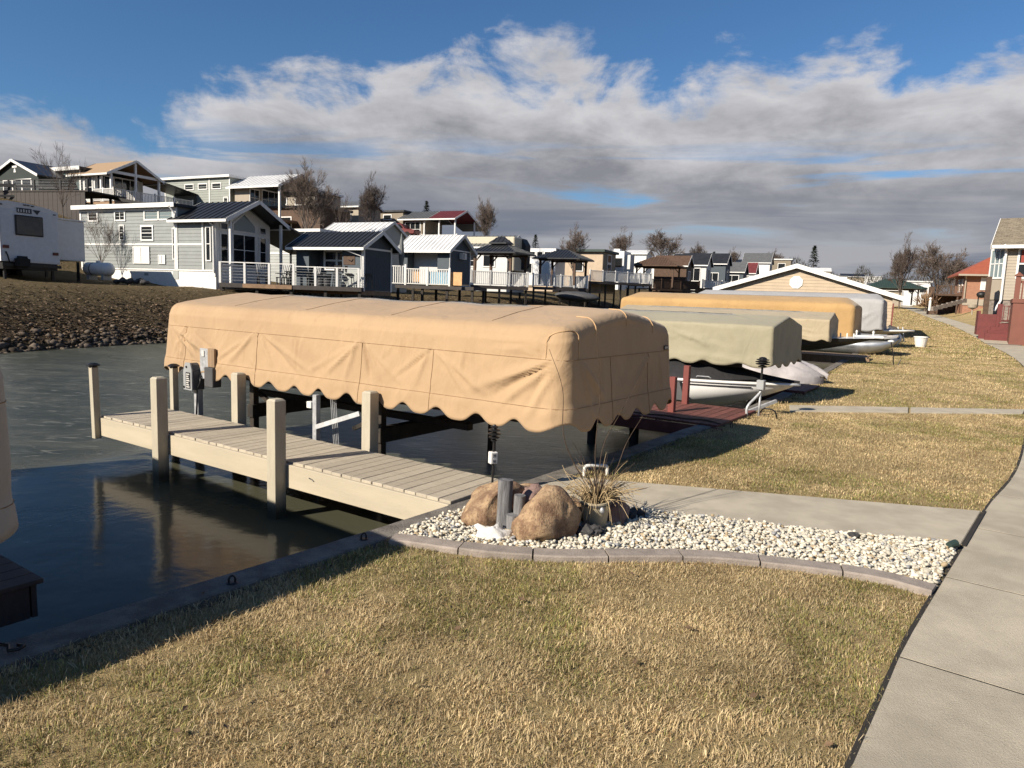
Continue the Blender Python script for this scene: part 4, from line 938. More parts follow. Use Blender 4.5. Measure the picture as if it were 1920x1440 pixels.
h_, HP = hull(b3, 6.4, 1.9, .5, 'black_plastic', (-5.4,1.05,.62), (0,-.03,0)); MB().grid([[Vector(r_[0])+Vector((0,0,.01)), Vector(r_[6])*1+Vector((0,0,0)) if False else Vector((r_[0][0],0,r_[0][2]+.06)), Vector(r_[-1])+Vector((0,0,.01))] for r_ in HP]).build('deck', 'hull_white', h_, smooth=True)
for k in range(3): MB().lathe([(.02,0),(.025,.06),(.015,.12)], 8, (5.6+.22*k, .25-.2*k, .09)).build('fitting', 'white_plastic', h_)
d3 = thing('dock', 'grey weathered dock next to the black hulled boat', 'dock', o3, RZ3)
bmg = MB().c((0,0,0), (.16,1.6,.04)).mesh('board', 'wood_old')
for k in range(24): ob('board', bmg, d3, (-3.0+.167*k, 3.6, .12))
MB().b(-3.1,1.0,2.78,2.82,-.12,.10).build('fascia', 'wood_old', d3)
MB().b(-2.9,-2.75,3,3.15,-1.5,.1).build('leg','lift_steel',d3); MB().b(.5,.65,3,3.15,-1.5,.1).build('leg','lift_steel',d3)
o4 = slip(1578, 636, 28.5)
c4 = thing('boat_canopy', 'long bright orange boat lift cover in front of the gable boathouse', 'boat canopy', o4, RZ3)
canopy(c4, 'canvas_orange', -9.6, .4, 0, 2.9, .55, 1.95, 2.25, r=.16, rc=.18, hip=.5, power=1.7, lam=.7, amp=.08, wr=.03, seam=.62, seed=31, res=.09, vseams=None, lean=.03, folds=[(2,1.6,3,1.3,.05,.03),(5,1.6,6,1.3,.05,.03),(7.5,1.6,8.5,1.3,.05,.03)])
l4 = thing('boat_lift', 'dark steel boat lift frame under the bright orange cover', 'boat lift', o4, RZ3); lift_frame(l4, -9, 0, .2, 2.7, .9)
b4 = thing('pontoon_boat', 'silver and white pontoon boat with its bow out from under the orange cover', 'boat', o4, RZ3)
for y_ in (.45, 2.2):
    P_ = [(-7+.5*k, y_, .32) for k in range(16)] + [(.9,y_,.33),(1.4,y_,.40),(1.75,y_,.52),(1.95,y_,.68)]; MB().tube(P_, [.33]*16+[.32,.27,.17,.05], 16).build('pontoon', 'pontoon', b4, smooth=True)
MB().b(-7,1.5,.1,2.6,.66,.76).build('deck', 'hull_white', b4, bevel=.03); MB().prism([(1.5,.1,.66),(1.9,.6,.70),(1.9,2.1,.70),(1.5,2.6,.66)], (0,0,.08)).build('bow_deck', 'hull_white', b4)
for x_ in (.5,1.1): MB().lathe([(.03,.76),(.035,.86),(.05,.9),(.02,.96)], 8, (x_,.25,0)).build('fitting', 'white_plastic', b4)
o5 = slip(1638, 625, 33.5)
c5 = thing('boat_canopy', 'grey boat lift cover tucked against the gable boathouse', 'boat canopy', o5, RZ3)
canopy(c5, 'canvas_grey', -8.8, .3, 0, 2.5, .75, 2.25, 2.55, r=.12, rc=.12, hip=.4, power=1.5, lam=.9, amp=.12, wr=.04, seam=.5, seed=41, res=.1, vseams=None, lean=.05, folds=[(8.8,1.75,7.6,1.1,.08,.06),(8.9,1.75,8.3,.95,.06,.05),(9.6,1.75,10.2,1.1,.06,.04)])
b5 = thing('motor_boat', 'white fishing boat with an upswept bow beneath the grey cover', 'boat', o5, RZ3)
h_, HP = hull(b5, 7.2, 2.1, .55, 'pontoon', (-5.8,1.3,.62), (0,-.03,0)); MB().tube([Vector(r_[0])+Vector((0,-.02,-.04)) for r_ in HP], .05, 6).build('gunwale', 'hull_white', h_, smooth=True)
# gable boathouse
ob5 = A(1670, 600, 43.5); ob5 = Vector((ob5.x, ob5.y, .3))
bh = thing('boathouse', 'beige sided boathouse with a low white trimmed gable behind the canopies', 'boathouse', ob5, rad(-27))
Lb, ap, ev, apx = 10.2, 3.95, 2.25, -5.55
MB().prism([(-Lb,0,-1.2),(0,0,-1.2),(0,0,ev),(apx,0,ap),(-Lb,0,ev+.25)], (0,8,0)).build('wall', 'beige_siding', bh)
lapm = MB(); z_ = -.6
while z_ < ap-.12:
    fr = lambda z, e: e if z <= ev else (0 + (apx-0)*(z-ev)/(ap-ev) if e == 0 else -Lb + (apx+Lb)*max(0, z-ev-.25)/(ap-ev-.25))
    xa, xb = fr(z_+.19,-Lb), fr(z_+.19,0); lapm.add([(xa,-.022,z_),(xb,-.022,z_),(xb,-.004,z_+.2),(xa,-.004,z_+.2),(xa,-.001,z_),(xb,-.001,z_)], [(0,1,2,3),(4,5,1,0)]); z_ += .2
lapm.build('siding', 'beige_siding', bh)
sl0 = (ap-ev)/(-apx); sl1 = (ap-ev-.25)/(Lb+apx)
for (xa, za) in ((.62, ev-.62*sl0), (-Lb-.5, ev+.25-.5*sl1)):
    rf = MB().prism([(apx,-.35,ap+.02),(xa,-.35,za+.02),(xa,-.35,za+.22),(apx,-.35,ap+.24)], (0,8.6,0)).build('roof_slope', 'grey_roof', bh)
    MB().prism([(apx,-.38,ap-.02),(xa,-.38,za-.02),(xa,-.38,za+.26),(apx,-.38,ap+.27)], (0,.028,0)).build('barge_board', 'white_trim', rf)
vt = MB().prism([(apx+.42*math.cos(rad(22.5+45*k)), -.06, 3.05+.42*math.sin(rad(22.5+45*k))) for k in range(8)], (0,.05,0)).build('octagon_vent', 'white_trim', bh)
for k in range(5): MB().b(apx-.2+.03*(k%2),apx+.22-.05*(k%3),-.066,-.061,2.85+.09*k,2.88+.09*k).build('lettering', 'logo_blue', vt)
MB().b(.02,.1,-.2,-.1,-1,1.9).build('corner_post', 'red_paint', bh)
# stuff heaped by the boathouse corner, bucket, lamp
bk = thing('bucket', 'white plastic bucket standing on the lawn by the sidewalk', 'bucket', Vector((*A(1729,615,36)[:2],0)), 0)
bk.location.z = zr(bk.location.x, bk.location.y)
MB().lathe([(.30,0),(.42,.62),(.45,.62),(.45,.70),(.41,.70),(.30,.05)], 18, cap=False).build('pail', 'white_plastic', bk); MB().lathe([(.30,.04),(.001,.045)], 18).build('bottom', 'white_plastic', bk)
bk.scale = (.75,.75,.75)
def lawn_lamp(px, py, Y, label):
    p = A(px, py, Y); g_ = thing('garden_lamp', label, 'lamp', (p.x, p.y, zr(p.x, p.y)), 0)
    MB().tube([(.1,0,-.1),(.05,0,.35),(-.06,0,.75)], .018, 6).build('stem', 'black_metal', g_); MB().tube([(.06,0,.3),(.3,0,.32),(.33,0,.2),(.22,0,-.05)], .014, 6).build('hook', 'black_metal', g_); MB().lathe([(.02,.74),(.10,.76),(.09,.80),(.02,.82)], 12, (-.06,0,0)).build('shade', 'white_plastic', g_)
lawn_lamp(1672, 664, 23.5, 'thin black garden lamp with a white top on the lawn by the far docks')
r = random.Random(8)
for k, (px_, py_, Y_, mt, lb) in enumerate(((1668,612,36,'white_plastic','white folded lawn furniture heaped beside the boathouse'),(1662,596,39,'canvas_beige','beige bagged bundle beside the boathouse'),(1675,590,41,'rock_dark','dark rounded bundle near the boathouse corner'),(1664,575,44,'canvas_grey','grey wrapped bundle highest beside the boathouse'))):
    p = A(px_, py_, Y_); q_ = thing('bundle', lb, 'bundle', (p.x, p.y, zr(p.x,p.y)), k)
    MB().blob((0,0,.35), (.55,.4,.5), .35, 3, 70+k).build('wrap', mt, q_, smooth=True)
    for j in range(3): MB().bar((-.5+.3*j,-.45,0),(-.3+.3*j,-.5,.85),.05,.04).build('slat', 'furniture_white' if k % 2 == 0 else 'furniture', q_)
# ------------------------------------------------------------------ builders for houses, decks, trees
def windows(parent, wins, W, trim='white_trim', prefix='window', dp=0):
    for wdef in wins:
        face, u, z, w_, h_ = wdef[:5]; nx, nzv = (wdef[5:7] if len(wdef) > 6 else (1,1)); gl = wdef[7] if len(wdef) > 7 else 'glass'; fw = min(.09, .16*min(w_,h_)+.02)
        def bx(m_, a0, a1, b0, b1, d0, d1):
            d0 += dp; d1 += dp
            if face == 'f': m_.b(d0, d1, a0, a1, b0, b1)
            elif face == 's': m_.b(-a1, -a0, -d1, -d0, b0, b1)
            else: m_.b(-a1, -a0, W+d0, W+d1, b0, b1)
        m_ = MB()
        for a0, a1, b0, b1 in ((u-fw,u,z-fw,z+h_+fw),(u+w_,u+w_+fw,z-fw,z+h_+fw),(u,u+w_,z-fw,z),(u,u+w_,z+h_,z+h_+fw)): bx(m_, a0, a1, b0, b1, .006, .06)
        for k in range(1, nx): bx(m_, u+w_*k/nx-.02, u+w_*k/nx+.02, z, z+h_, .006, .05)
        for k in range(1, nzv): bx(m_, u, u+w_, z+h_*k/nzv-.02, z+h_*k/nzv+.02, .006, .045)
        fr = m_.build(prefix, trim, parent)
        for i in range(nx):
            for j in range(nzv):
                g_ = MB(); bx(g_, u+w_*i/nx+(.02 if i else 0), u+w_*(i+1)/nx-(.02 if i < nx-1 else 0), z+h_*j/nzv+(.02 if j else 0), z+h_*(j+1)/nzv-(.02 if j < nzv-1 else 0), .004, .02); g_.build('pane', gl, fr)
def gable_roof(parent, L0, L1, W, h, rise, ov, mat, axis='x', trim='white_trim', ribs=0, th=.09, eave=.35, ribmat=None, shift=0, soffit=None):
    # ridge along axis; L0..L1 extent along axis, W span, walls h
    def T(l, s, z): return (l, s, z) if axis == 'x' else (s, l, z)
    sl = rise/(W/2)
    for sgn in (0, 1):
        e = -eave if sgn == 0 else W+eave; m = W/2; ze = h - eave*sl
        a = L0-ov; b = L1+ov
        P = [T(a,e,ze),T(b,e,ze),T(b,m,h+rise),T(a,m,h+rise)]; up = Vector((0,0,th))
        m_ = MB(); m_.add([Vector(p) for p in P] + [Vector(p)+up for p in P], [(0,1,2,3),(7,6,5,4),(0,4,5,1),(1,5,6,2),(2,6,7,3),(3,7,4,0)])
        rf = m_.build('roof_slope', mat, parent)
        if ribs:
            rm = MB(); n = int((b-a)/ribs)
            for k in range(n+1):
                l = a + (b-a)*k/n; rm.bar(Vector(T(l,e,ze))+up*1.15, Vector(T(l,m,h+rise))+up*1.15, .035, .04)
            rm.build('roof_ribs', ribmat or mat, rf)['kind'] = 'stuff'
        bb = MB()
        for l in (a-.012, b+.012): bb.bar(Vector(T(l,e,ze+th*.3)), Vector(T(l,m,h+rise+th*.3)), .022, .2)
        bb.build('barge_board', trim, rf)['kind'] = 'stuff'
        MB().bar(Vector(T(a,e-.03 if sgn == 0 else e+.03,ze+.0)), Vector(T(b,e-.03 if sgn == 0 else e+.03,ze+.0)), .06, .14).build('gutter', trim, rf)
def laps(parent, x0, x1, z0, z1, pitch, mat, face='s', W=0, each=False, gable=None):
    m_ = MB(); z_ = z0
    while z_ < z1-.02:
        zt = min(z1, z_+pitch); a, b = x0, x1
        if gable: a, b = gable(zt)
        if b-a > .05:
            if face == 's': V = [(a,-.024,z_),(b,-.024,z_),(b,-.005,zt),(a,-.005,zt),(a,-.001,z_),(b,-.001,z_)]
            else: V = [(.024,a,z_),(.024,b,z_),(.005,b,zt),(.005,a,zt),(.001,a,z_),(.001,b,z_)]
            if each: MB().add(V, [(0,1,2,3),(4,5,1,0)]).build('siding_board', mat, parent)
            else: m_.add(V, [(0,1,2,3),(4,5,1,0)])
        z_ += pitch
    if not each: m_.build('siding', mat, parent)
def body(parent, L, W, h, mat, rise=0, axis='x', z0=-1.2, name='wall'):
    if not rise: return MB().b(-L,0,0,W,z0,h).build(name, mat, parent)
    if axis == 'x': return MB().prism([(0,0,z0),(0,W,z0),(0,W,h),(0,W/2,h+rise),(0,0,h)], (-L,0,0)).build(name, mat, parent)
    return MB().prism([(-L,0,z0),(0,0,z0),(0,0,h),(-L/2,0,h+rise),(-L,0,h)], (0,W,0)).build(name, mat, parent)
def railing(parent, a, b, h, post, mat='white_trim', kind='bal', pw=.11, bal=.14, th=.05, bmat=None, ph=.12):
    a, b = Vector(a), Vector(b); L = (b-a).length; n = max(1, round(L/post)); pm = MB().b(-pw/2,pw/2,-pw/2,pw/2,0,h+ph).mesh('post', mat)
    for k in range(n+1): ob('post', pm, parent, a.lerp(b, k/n))
    up = Vector((0,0,1)); MB().bar(a+up*h, b+up*h, .09, th).build('rail', mat, parent)
    if kind == 'bal':
        MB().bar(a+up*.1, b+up*.1, .05, .05).build('rail', mat, parent); m_ = MB(); nb = int(L/bal)
        for k in range(nb): p = a.lerp(b, (k+.5)/nb); m_.bar(p+up*.1, p+up*h, .05, .05)
        m_.build('balusters', bmat or mat, parent)['kind'] = 'stuff'
    elif kind == 'cable':
        for k in range(1, 7): MB().tube([a+up*h*k/7, b+up*h*k/7], .008, 4).build('cable', 'galv', parent)
    elif kind == 'solid': MB().bar(a+up*h*.52, b+up*h*.52, .03, h*.85).build('panel', bmat or mat, parent)
def deck_on_posts(parent, x0, x1, y0, y1, z, mat, legs=2.2, fas=.22, legmat='lift_steel', fmat=None, board=None, drop=3.0):
    MB().b(x0, x1, y0, y1, z-.05, z).build('floor', mat, parent); MB().b(x0-.02, x1+.02, y0-.03, y0, z-fas, z+.0).build('fascia', fmat or mat, parent); MB().b(x1, x1+.03, y0, y1, z-fas, z).build('fascia', fmat or mat, parent)
    n = max(1, int((x1-x0)/legs))
    lm = MB().b(-.07,.07,-.07,.07,-drop,z-.06).mesh('leg', legmat)
    for k in range(n+1):
        for yy in (y0+.15, y1-.15): ob('leg', lm, parent, (x0+.1+(x1-x0-.2)*k/n, yy, 0))
def place(px, py, Y, dz=0): p = A(px, py, Y); return Vector((p.x, p.y, p.z+dz))
R25 = rad(-25)
# bare trees -------------------------------------------------------------
def tree_mesh(seed, H=6.0, W=4.5, trunk=.15, limbs=8, tw=.010, trunk_r=.11, shape=.6, droop=.0, lv=4):
    # limbs leave a short trunk and curve upward into a rounded crown; every level forks
    r = random.Random(seed); T, C = MB(), MB()
    def grow(p, d, L, rr, lev, bend):
        n = 5; P_ = [p.copy()]; dd = d.copy(); D_ = [dd.copy()]
        for i in range(n):
            dd = (dd + Vector((r.gauss(0,.10), r.gauss(0,.10), bend + r.gauss(0,.06)))).normalized(); p = p + dd*L/n; P_.append(p.copy()); D_.append(dd.copy())
        R_ = [max(tw*.55, rr*(1-.55*i/n)) for i in range(n+1)]
        (T if lev < 1 else C).tube(P_, R_, 6 if lev == 0 else 4 if lev < 2 else 3, False)
        if lev >= lv: return
        for k in range((4,4,4,4)[lev]+(r.random() < .6)):
            u = r.uniform(.25,1.0); i = min(n, max(1, int(u*n+.5))); dd = D_[i]; ax = Matrix.Rotation(r.uniform(0,6.283), 3, dd) @ dd.orthogonal().normalized()
            nd = Matrix.Rotation(r.uniform(.30,.75), 3, ax) @ dd; grow(P_[i], nd, L*r.uniform(.45,.72)*(1.15-.35*u), max(tw, R_[i]*r.uniform(.45,.65)), lev+1, bend*.8)
    zt = H*trunk; T.tube([(0,0,-.5),(0,0,zt*.5),(r.uniform(-.05,.05),0,zt),(0,.03,H*.35)], [trunk_r*1.25,trunk_r,trunk_r*.9,trunk_r*.45], 8, False)
    for k in range(limbs):
        a = 2*math.pi*k/limbs + r.uniform(-.3,.3); tilt = r.uniform(.25,1.0)*shape*1.25; d = Vector((math.cos(a)*math.sin(tilt), math.sin(a)*math.sin(tilt), math.cos(tilt)))
        grow(Vector((0,0,zt*r.uniform(.75,1.35))), d, H*r.uniform(.48,.66)*(1.05-.25*tilt), trunk_r*r.uniform(.35,.55), 0, .10-droop)
    zz = max(v[2] for v in C.v); xx = max(abs(v[0]) for v in C.v); k, kx = H/zz, (W/2)/xx
    for m_ in (T, C): m_.v = [(x*kx, y*kx, z*k if z > 0 else z) for x, y, z in m_.v]
    return T.mesh('trunk', 'bark', True), C.mesh('crown', 'twigs', False)
TREES = [tree_mesh(2, 6, 3.8, .14, 13, .013, shape=.5), tree_mesh(5, 6, 4.9, .16, 13, .013, shape=.7), tree_mesh(9, 6, 2.8, .12, 13, .012, shape=.32), tree_mesh(13, 6, 6.2, .2, 11, .013, shape=.85, droop=.03), tree_mesh(17, 4.5, 3.0, .08, 7, .008, .045, shape=.6, lv=3)]
def tree(label, px, py, Y, H, kind=0, rz=0, wide=1.0, group='bare winter trees', z=None):
    p = place(px, py, Y); base_h = 4.5 if kind == 4 else 6
    if z is not None: p.z = z
    t_ = thing('bare_tree', label, 'tree', p, rz, group); t_.scale = (H/base_h*wide, H/base_h*wide, H/base_h)
    ob('trunk', TREES[kind][0], t_); c_ = ob('crown', TREES[kind][1], t_); return t_
def conifer(label, px, py, Y, H, seed):
    p = place(px, py, Y); t_ = thing('evergreen_tree', label, 'tree', p, 0, 'evergreen trees'); MB().tube([(0,0,-1),(0,0,H*.9)], [.15,.03], 6).build('trunk', 'bark', t_)
    r = random.Random(seed); m_ = MB()
    for k in range(420):
        u = r.random()**.7; z_ = H*(.12+.88*u); rr = H*.26*(1-u)*r.uniform(.35,1.1)+.05; a = r.uniform(0,6.283); c_ = Vector((math.cos(a)*rr, math.sin(a)*rr, z_)); d = Vector((math.cos(a), math.sin(a), r.uniform(-.5,.3)))*H*.07; s_ = Vector((-math.sin(a), math.cos(a), r.uniform(-.3,.3)))*H*.03
        m_.add([c_-d*.3-s_, c_-d*.3+s_, c_+d], [(0,1,2)])
    m_.build('crown', 'evergreen', t_)

# ------------------------------------------------------------------ far bank, first row
# travel trailer
rv = thing('travel_trailer', 'white travel trailer seen from behind in the shade at the far left', 'trailer', place(4,528,33), R25)
W = 2.72
pr_ = [(0,0,.95),(0,W,.92),(0,W,3.42),(0,W*.85,3.55),(0,W*.5,3.68),(0,W*.15,3.72),(0,0,3.66)]
MB().prism(pr_, (-7.5,0,0)).build('body', 'rv_white', rv)
laps(rv, .05, W-.05, 1.0, 3.35, .105, 'rv_white', 'f')
m_ = MB().b(.02,.07,.66,1.95,2.18,3.12); wn = m_.build('window', 'black_plastic', rv, bevel=.03); MB().b(.072,.08,.72,1.89,2.24,3.06).build('pane', 'glass', wn)
for y_, z_ in ((.22,1.62),(2.5,1.42)): MB().b(.02,.06,y_-.13,y_+.13,z_-.07,z_+.07).build('tail_light', 'tail_red', rv)
for y_, z_ in ((.1,3.52),(1.15,3.60),(1.3,3.60),(1.5,3.58),(2.52,3.30)): MB().b(.02,.04,y_-.06,y_+.06,z_-.025,z_+.025).build('marker_light', 'ink', rv)
lo = MB().b(.028,.034,.78,1.45,3.22,3.45).build('emblem', 'decal_navy', rv); MB().prism([(.028,1.5,3.42),(.028,1.86,3.42),(.028,1.7,3.2)], (.006,0,0)).build('emblem_wing', 'decal_navy', lo)
for k in range(5): MB().b(.0345,.036,.83+.12*k,.88+.12*k,3.26,3.40-.02*(k%2)).build('lettering', 'rv_white', lo)
MB().b(.03,.3,.5,1.2,.62,1.22).build('spare_tyre_cover', 'rubber', rv, bevel=.12, seg=3); MB().b(0,.1,0,W,.72,.86).build('bumper', 'black_metal', rv)
so = MB().b(-3.6,-.35,W,W+1.55,1.15,3.15).build('slide_out', 'rv_white', rv, bevel=.03); MB().b(-3.65,-.3,W,W+1.6,3.155,3.22).build('slide_roof', 'white_trim', so)
MB().b(-7.4,-.05,.1,W-.1,.6,.93).build('chassis', 'black_metal', rv)
for y_ in (.25,W-.25):
    for x_ in (-3.2,-4.1): MB().tube([(x_,y_-.12,.36),(x_,y_+.12,.36)], .36, 16).build('wheel', 'rubber', rv)
for x_, y_ in ((-.3,.3),(-.3,W-.2),(-.6,W+1.3),(-3.2,W+1.3)): MB().b(x_-.05,x_+.05,y_-.05,y_+.05,-.1,1.12 if y_ > W else .62).build('jack', 'black_metal', rv)
MB().tube([(.05,.2,1.4),(.1,.25,1.2),(.08,.33,.9)], .03, 6).build('hose', 'black_plastic', rv)
# propane tank
pt = thing('propane_tank', 'white horizontal propane tank beside the grey cottage', 'propane tank', place(186,521,37), rad(-20))
MB().tube([(-.95,0,.45),(-.88,0,.45),(-.72,0,.45),(.72,0,.45),(.88,0,.45),(.95,0,.45)], [.05,.22,.34,.34,.22,.05], 20).build('tank', 'propane', pt, smooth=True)
MB().tube([(0,0,.78),(0,0,.88)], .12, 12).build('valve_dome', 'propane', pt)
for x_ in (-.5,.5): MB().b(x_-.08,x_+.08,-.25,.25,-.1,.15).build('foot', 'grey_box', pt)
MB().lathe([(.345,-.03),(.345,.03)], 20, cap=False).build('band', 'grey_dark', pt, loc=(-.3,0,.45), rot=(0,rad(90),0))
r = random.Random(4); fp_ = thing('stone_pile', 'pile of dark stones on the grass in front of the grey cottage', 'stone pile', place(246,531,36.5), .1)
for k in range(16):
    a = r.uniform(-1,1); MB().blob((0,0,0), (r.uniform(.12,.24),r.uniform(.12,.2),r.uniform(.08,.14)), .35, 2, k).build('stone', 'rock_dark', fp_, smooth=True, loc=(a*.75, r.uniform(-.25,.25), r.uniform(.0,.3)*(1-abs(a))+.05))
# grey cottage
hs1 = place(405,529,38); ct = thing('grey_cottage', 'light grey park cottage with a black metal gable roof and big front windows', 'cottage', hs1, R25)
L, W, HF, HR = 10.9, 3.9, 3.35, 4.1
MB().b(-L,-2.9+0,0,W,-1,.62).build('skirting', 'white_trim', ct) if False else MB().b(-L,.0,.0,W,-1.2,.60).build('skirting', 'white_trim', ct)
MB().prism([(-.02,0.01,.6),(-.02,W-.01,.6),(-.02,W-.01,HF),(-.02,W/2,HF+1.0),(-.02,.01,HF)], (-2.9,0,0)).build('front_wall', 'grey_siding', ct)
MB().b(-L,-2.93,.012,W-.012,.6,HR-.1).build('rear_wall', 'grey_siding', ct)
laps(ct, -L+.15, -3.05, .66, HR-.3, .19, 'grey_siding', 's', each=True); laps(ct, -2.75, -.95, .66, HF-.15, .19, 'grey_siding', 's', each=True)
for (a0,a1,z0,z1) in ((-L,-L+.14,.6,HR-.25),(-3.04,-2.78,.6,HR-.25),(-L,-.12,.56,.64),(-L+.14,-3.04,1.92,2.02),(-2.77,-.95,1.92,2.02),(-.95,-.83,.64,HF-.1),(-.12,-.0,.3,HF-.1),(-L,-.1,HR-.3,HR-.2) if False else (-L,-2.8,HR-.28,HR-.16)): MB().b(a0,a1,-.045,-.004,z0,z1).build('trim', 'white_trim', ct)
MB().b(-L-.3,-2.7,-.3,W+.2,HR-.1,HR+.04).build('flat_roof', 'dark_roof', ct); MB().b(-L-.33,-2.67,-.34,-.305,HR-.16,HR+.08).build('gutter', 'white_trim', ct)
gable_roof(ct, -3.1, 1.15, W, HF, 1.0, .05, 'dark_roof', 'x', ribs=.42, eave=.35)
windows(ct, [('s',9.35,3.35,.7,.42,1,1),('s',7.0,3.35,.75,.42,2,1),('s',4.25,3.35,1.05,.42,1,1,'glass_pale'),('s',3.15,3.35,1.05,.42,1,1,'glass_pale'),('s',7.1,2.25,.3,.75,1,2),('s',4.75,2.25,.85,.68,1,2),('s',2.9,1.2,.22,1.6,1,2),('s',.35,1.15,.26,1.7,1,2)], W)
for (u, z_, w_, h_, nm) in ((5.0,.9,1.35,.95,'hatch'),(3.75,.9,.55,.5,'vent_cover')):
    d_ = MB().b(-u-w_,-u,-.075,-.03,z_,z_+h_).build(nm, 'white_trim', ct)
    MB().b(-u-w_/2-.015,-u-w_/2+.015,-.085,-.076,z_+.04,z_+h_-.04).build('split', 'grey_siding', d_)
    MB().b(-u-w_+.06,-u-w_+.09,-.085,-.076,z_+.05,z_+h_-.05).build('split', 'grey_siding', d_)
MB().b(-5.5,-5.2,-.02,-.001,.25,.4).build('vent', 'grey_box', ct); MB().b(-3.2,-2.8,-.03,-.001,.1,.55).build('vent', 'pale_siding', ct)
# glazed front
fb = MB().b(-.0,.035,.0,W,.6,3.25).prism([(0,.0,3.25),(0,W,3.25),(0,W/2,3.25+.95)], (.035,0,0)).build('front_panel', 'white_trim', ct)
windows(fb, [('f',.32,1.0,.42,1.55,1,2),('f',.32,2.82,.42,.3,1,1),('f',1.15,1.0,1.55,1.6,2,2),('f',3.1,1.0,.42,1.55,1,2),('f',3.1,2.82,.42,.3,1,1)], W, dp=.036)
gp = MB().prism([(.036,1.1,2.75),(.036,2.8,2.75),(.036,2.8,3.2),(.036,1.95,3.85),(.036,1.1,3.2)], (.05,0,0)).build('gable_window', 'white_trim', fb); MB().prism([(.087,1.2,2.82),(.087,2.7,2.82),(.087,2.7,3.15),(.087,1.95,3.72),(.087,1.2,3.15)], (.012,0,0)).build('pane', 'glass_pale', gp)
for y_ in (.12,W-.12): MB().b(.9,1.02,y_-.06,y_+.06,-.1,HF).build('porch_post', 'white_trim', ct)
MB().tube([(-.2,-.36,HF-.15),(-.08,-.08,HF-.4),(-.06,-.08,.5)], .05, 6).build('downspout', 'white_trim', ct); MB().tube([(-3.0,-.36,HR-.1),(-2.85,-.1,HR-.5),(-2.9,-.1,HF)], .05, 6).build('downspout', 'white_trim', ct)
# side awning to the right of the cottage
aw = thing('awning', 'dark grey slanted awning on the right side of the grey cottage', 'awning', hs1, R25)
MB().prism([(-2.6,W+.3,HF-.15),(1.3,W+.3,HF-.15),(1.3,W+4.6,HF-1.35),(-2.6,W+4.6,HF-1.35)], (0,0,.08)).build('roof_panel', 'grey_roof', aw)
for x_ in (-2.4,1.1): MB().b(x_-.05,x_+.05,W+4.3,W+4.4,-.5,HF-1.3).build('post', 'dark_roof', aw)
# neighbour cottage behind the awning
nb = thing('pale_cottage', 'pale grey sided cottage half hidden behind the dark bar shed', 'cottage', place(600,525,50), R25)
body(nb, 8.5, 4, 3.3, 'pale_siding'); laps(nb, -8.5, 0, .5, 3.2, .22, 'pale_siding'); MB().b(-8.7,.2,-.25,4.2,3.3,3.5).build('flat_roof', 'white_trim', nb); MB().b(-8.6,.05,-.05,-.026,1.75,1.87).build('trim', 'white_trim', nb)
windows(nb, [('s',3.0,2.0,.5,.6,1,2),('s',5.2,1.1,.7,.55,1,1,'furniture_white'),('s',6.6,2.2,.7,.8,1,2)], 4)
nb2 = thing('white_roof_cottage', 'cottage with a white standing seam roof behind the dark bar shed roof', 'cottage', place(705,520,55), R25)
body(nb2, 5.5, 4.2, 3.2, 'pale_siding', 1.1); gable_roof(nb2, -5.5, 0, 4.2, 3.2, 1.1, .2, 'white_roof', 'x', ribs=.45)
# deck in front of the cottage
dA, dB = place(412,532,37.4), place(677,537,37.6); zD = (dA.z+dB.z)/2
dv = (dB-dA); dv.z = 0; LD = dv.length; rD = math.atan2(dv.y, dv.x)
dkc = thing('cottage_deck', 'raised wooden deck with white posts and cable railing in front of the grey cottage', 'deck', (dA.x, dA.y, zD), rD)
deck_on_posts(dkc, 0, LD, 0, 4.2, 0, 'deck_grey', 1.6, .22, fmat='deck_grey'); MB().b(1.2,LD*.51,-.062,-.034,-.22,-.01).build('fascia_board', 'deck_wood', dkc)
railing(dkc, (0,.08,0), (LD*.52,.08,0), 1.08, 1.2, kind='cable', ph=.02); railing(dkc, (LD*.52,.08,0), (LD*.98,.08,0), .98, 1.25, kind='cable', ph=.02)
def chair(label, x, y, rz, parent_pt, slats=True, group='dark deck chairs', mat='furniture', base_r=rD):
    q_ = Matrix.Rotation(base_r,3,'Z') @ Vector((x, y, 0)) + parent_pt; c_ = thing('deck_chair', label, 'chair', q_, base_r+rz, group)
    MB().c((0,0,.38), (.5,.5,.05)).build('seat', mat, c_)
    for sx in (-.22,.22):
        for sy in (-.2,.2): MB().b(sx-.03,sx+.03,sy-.03,sy+.03,0,.36).build('leg', mat, c_)
        MB().b(sx-.05,sx+.05,-.28,.25,.58,.62).build('arm', mat, c_)
    for k in range(5): MB().bar((-.2+.1*k,.22,.40),(-.22+.11*k,.42,1.05),.02,.075).build('back_slat', 'furniture_white' if slats else mat, c_)
Dp = Vector((dA.x, dA.y, zD))
for j, (x_, y_, rz, lb) in enumerate(((1.9,1.0,.5,'slatted deck chair nearest the cottage front windows'),(3.0,.9,-.3,'slatted deck chair at the left end of the dark table'),(4.6,1.0,-.4,'slatted deck chair at the right end of the dark table'))): chair(lb, x_, y_, rz, Dp)
tb = thing('patio_table', 'dark patio table between the deck chairs of the grey cottage', 'table', Matrix.Rotation(rD,3,'Z') @ Vector((3.8,1.1,0)) + Dp, rD)
MB().c((0,0,.72),(1.3,.8,.05)).build('table_top', 'furniture', tb)
for sx in (-.55,.55):
    for sy in (-.3,.3): MB().b(sx-.03,sx+.03,sy-.03,sy+.03,0,.70).build('leg', 'furniture', tb)
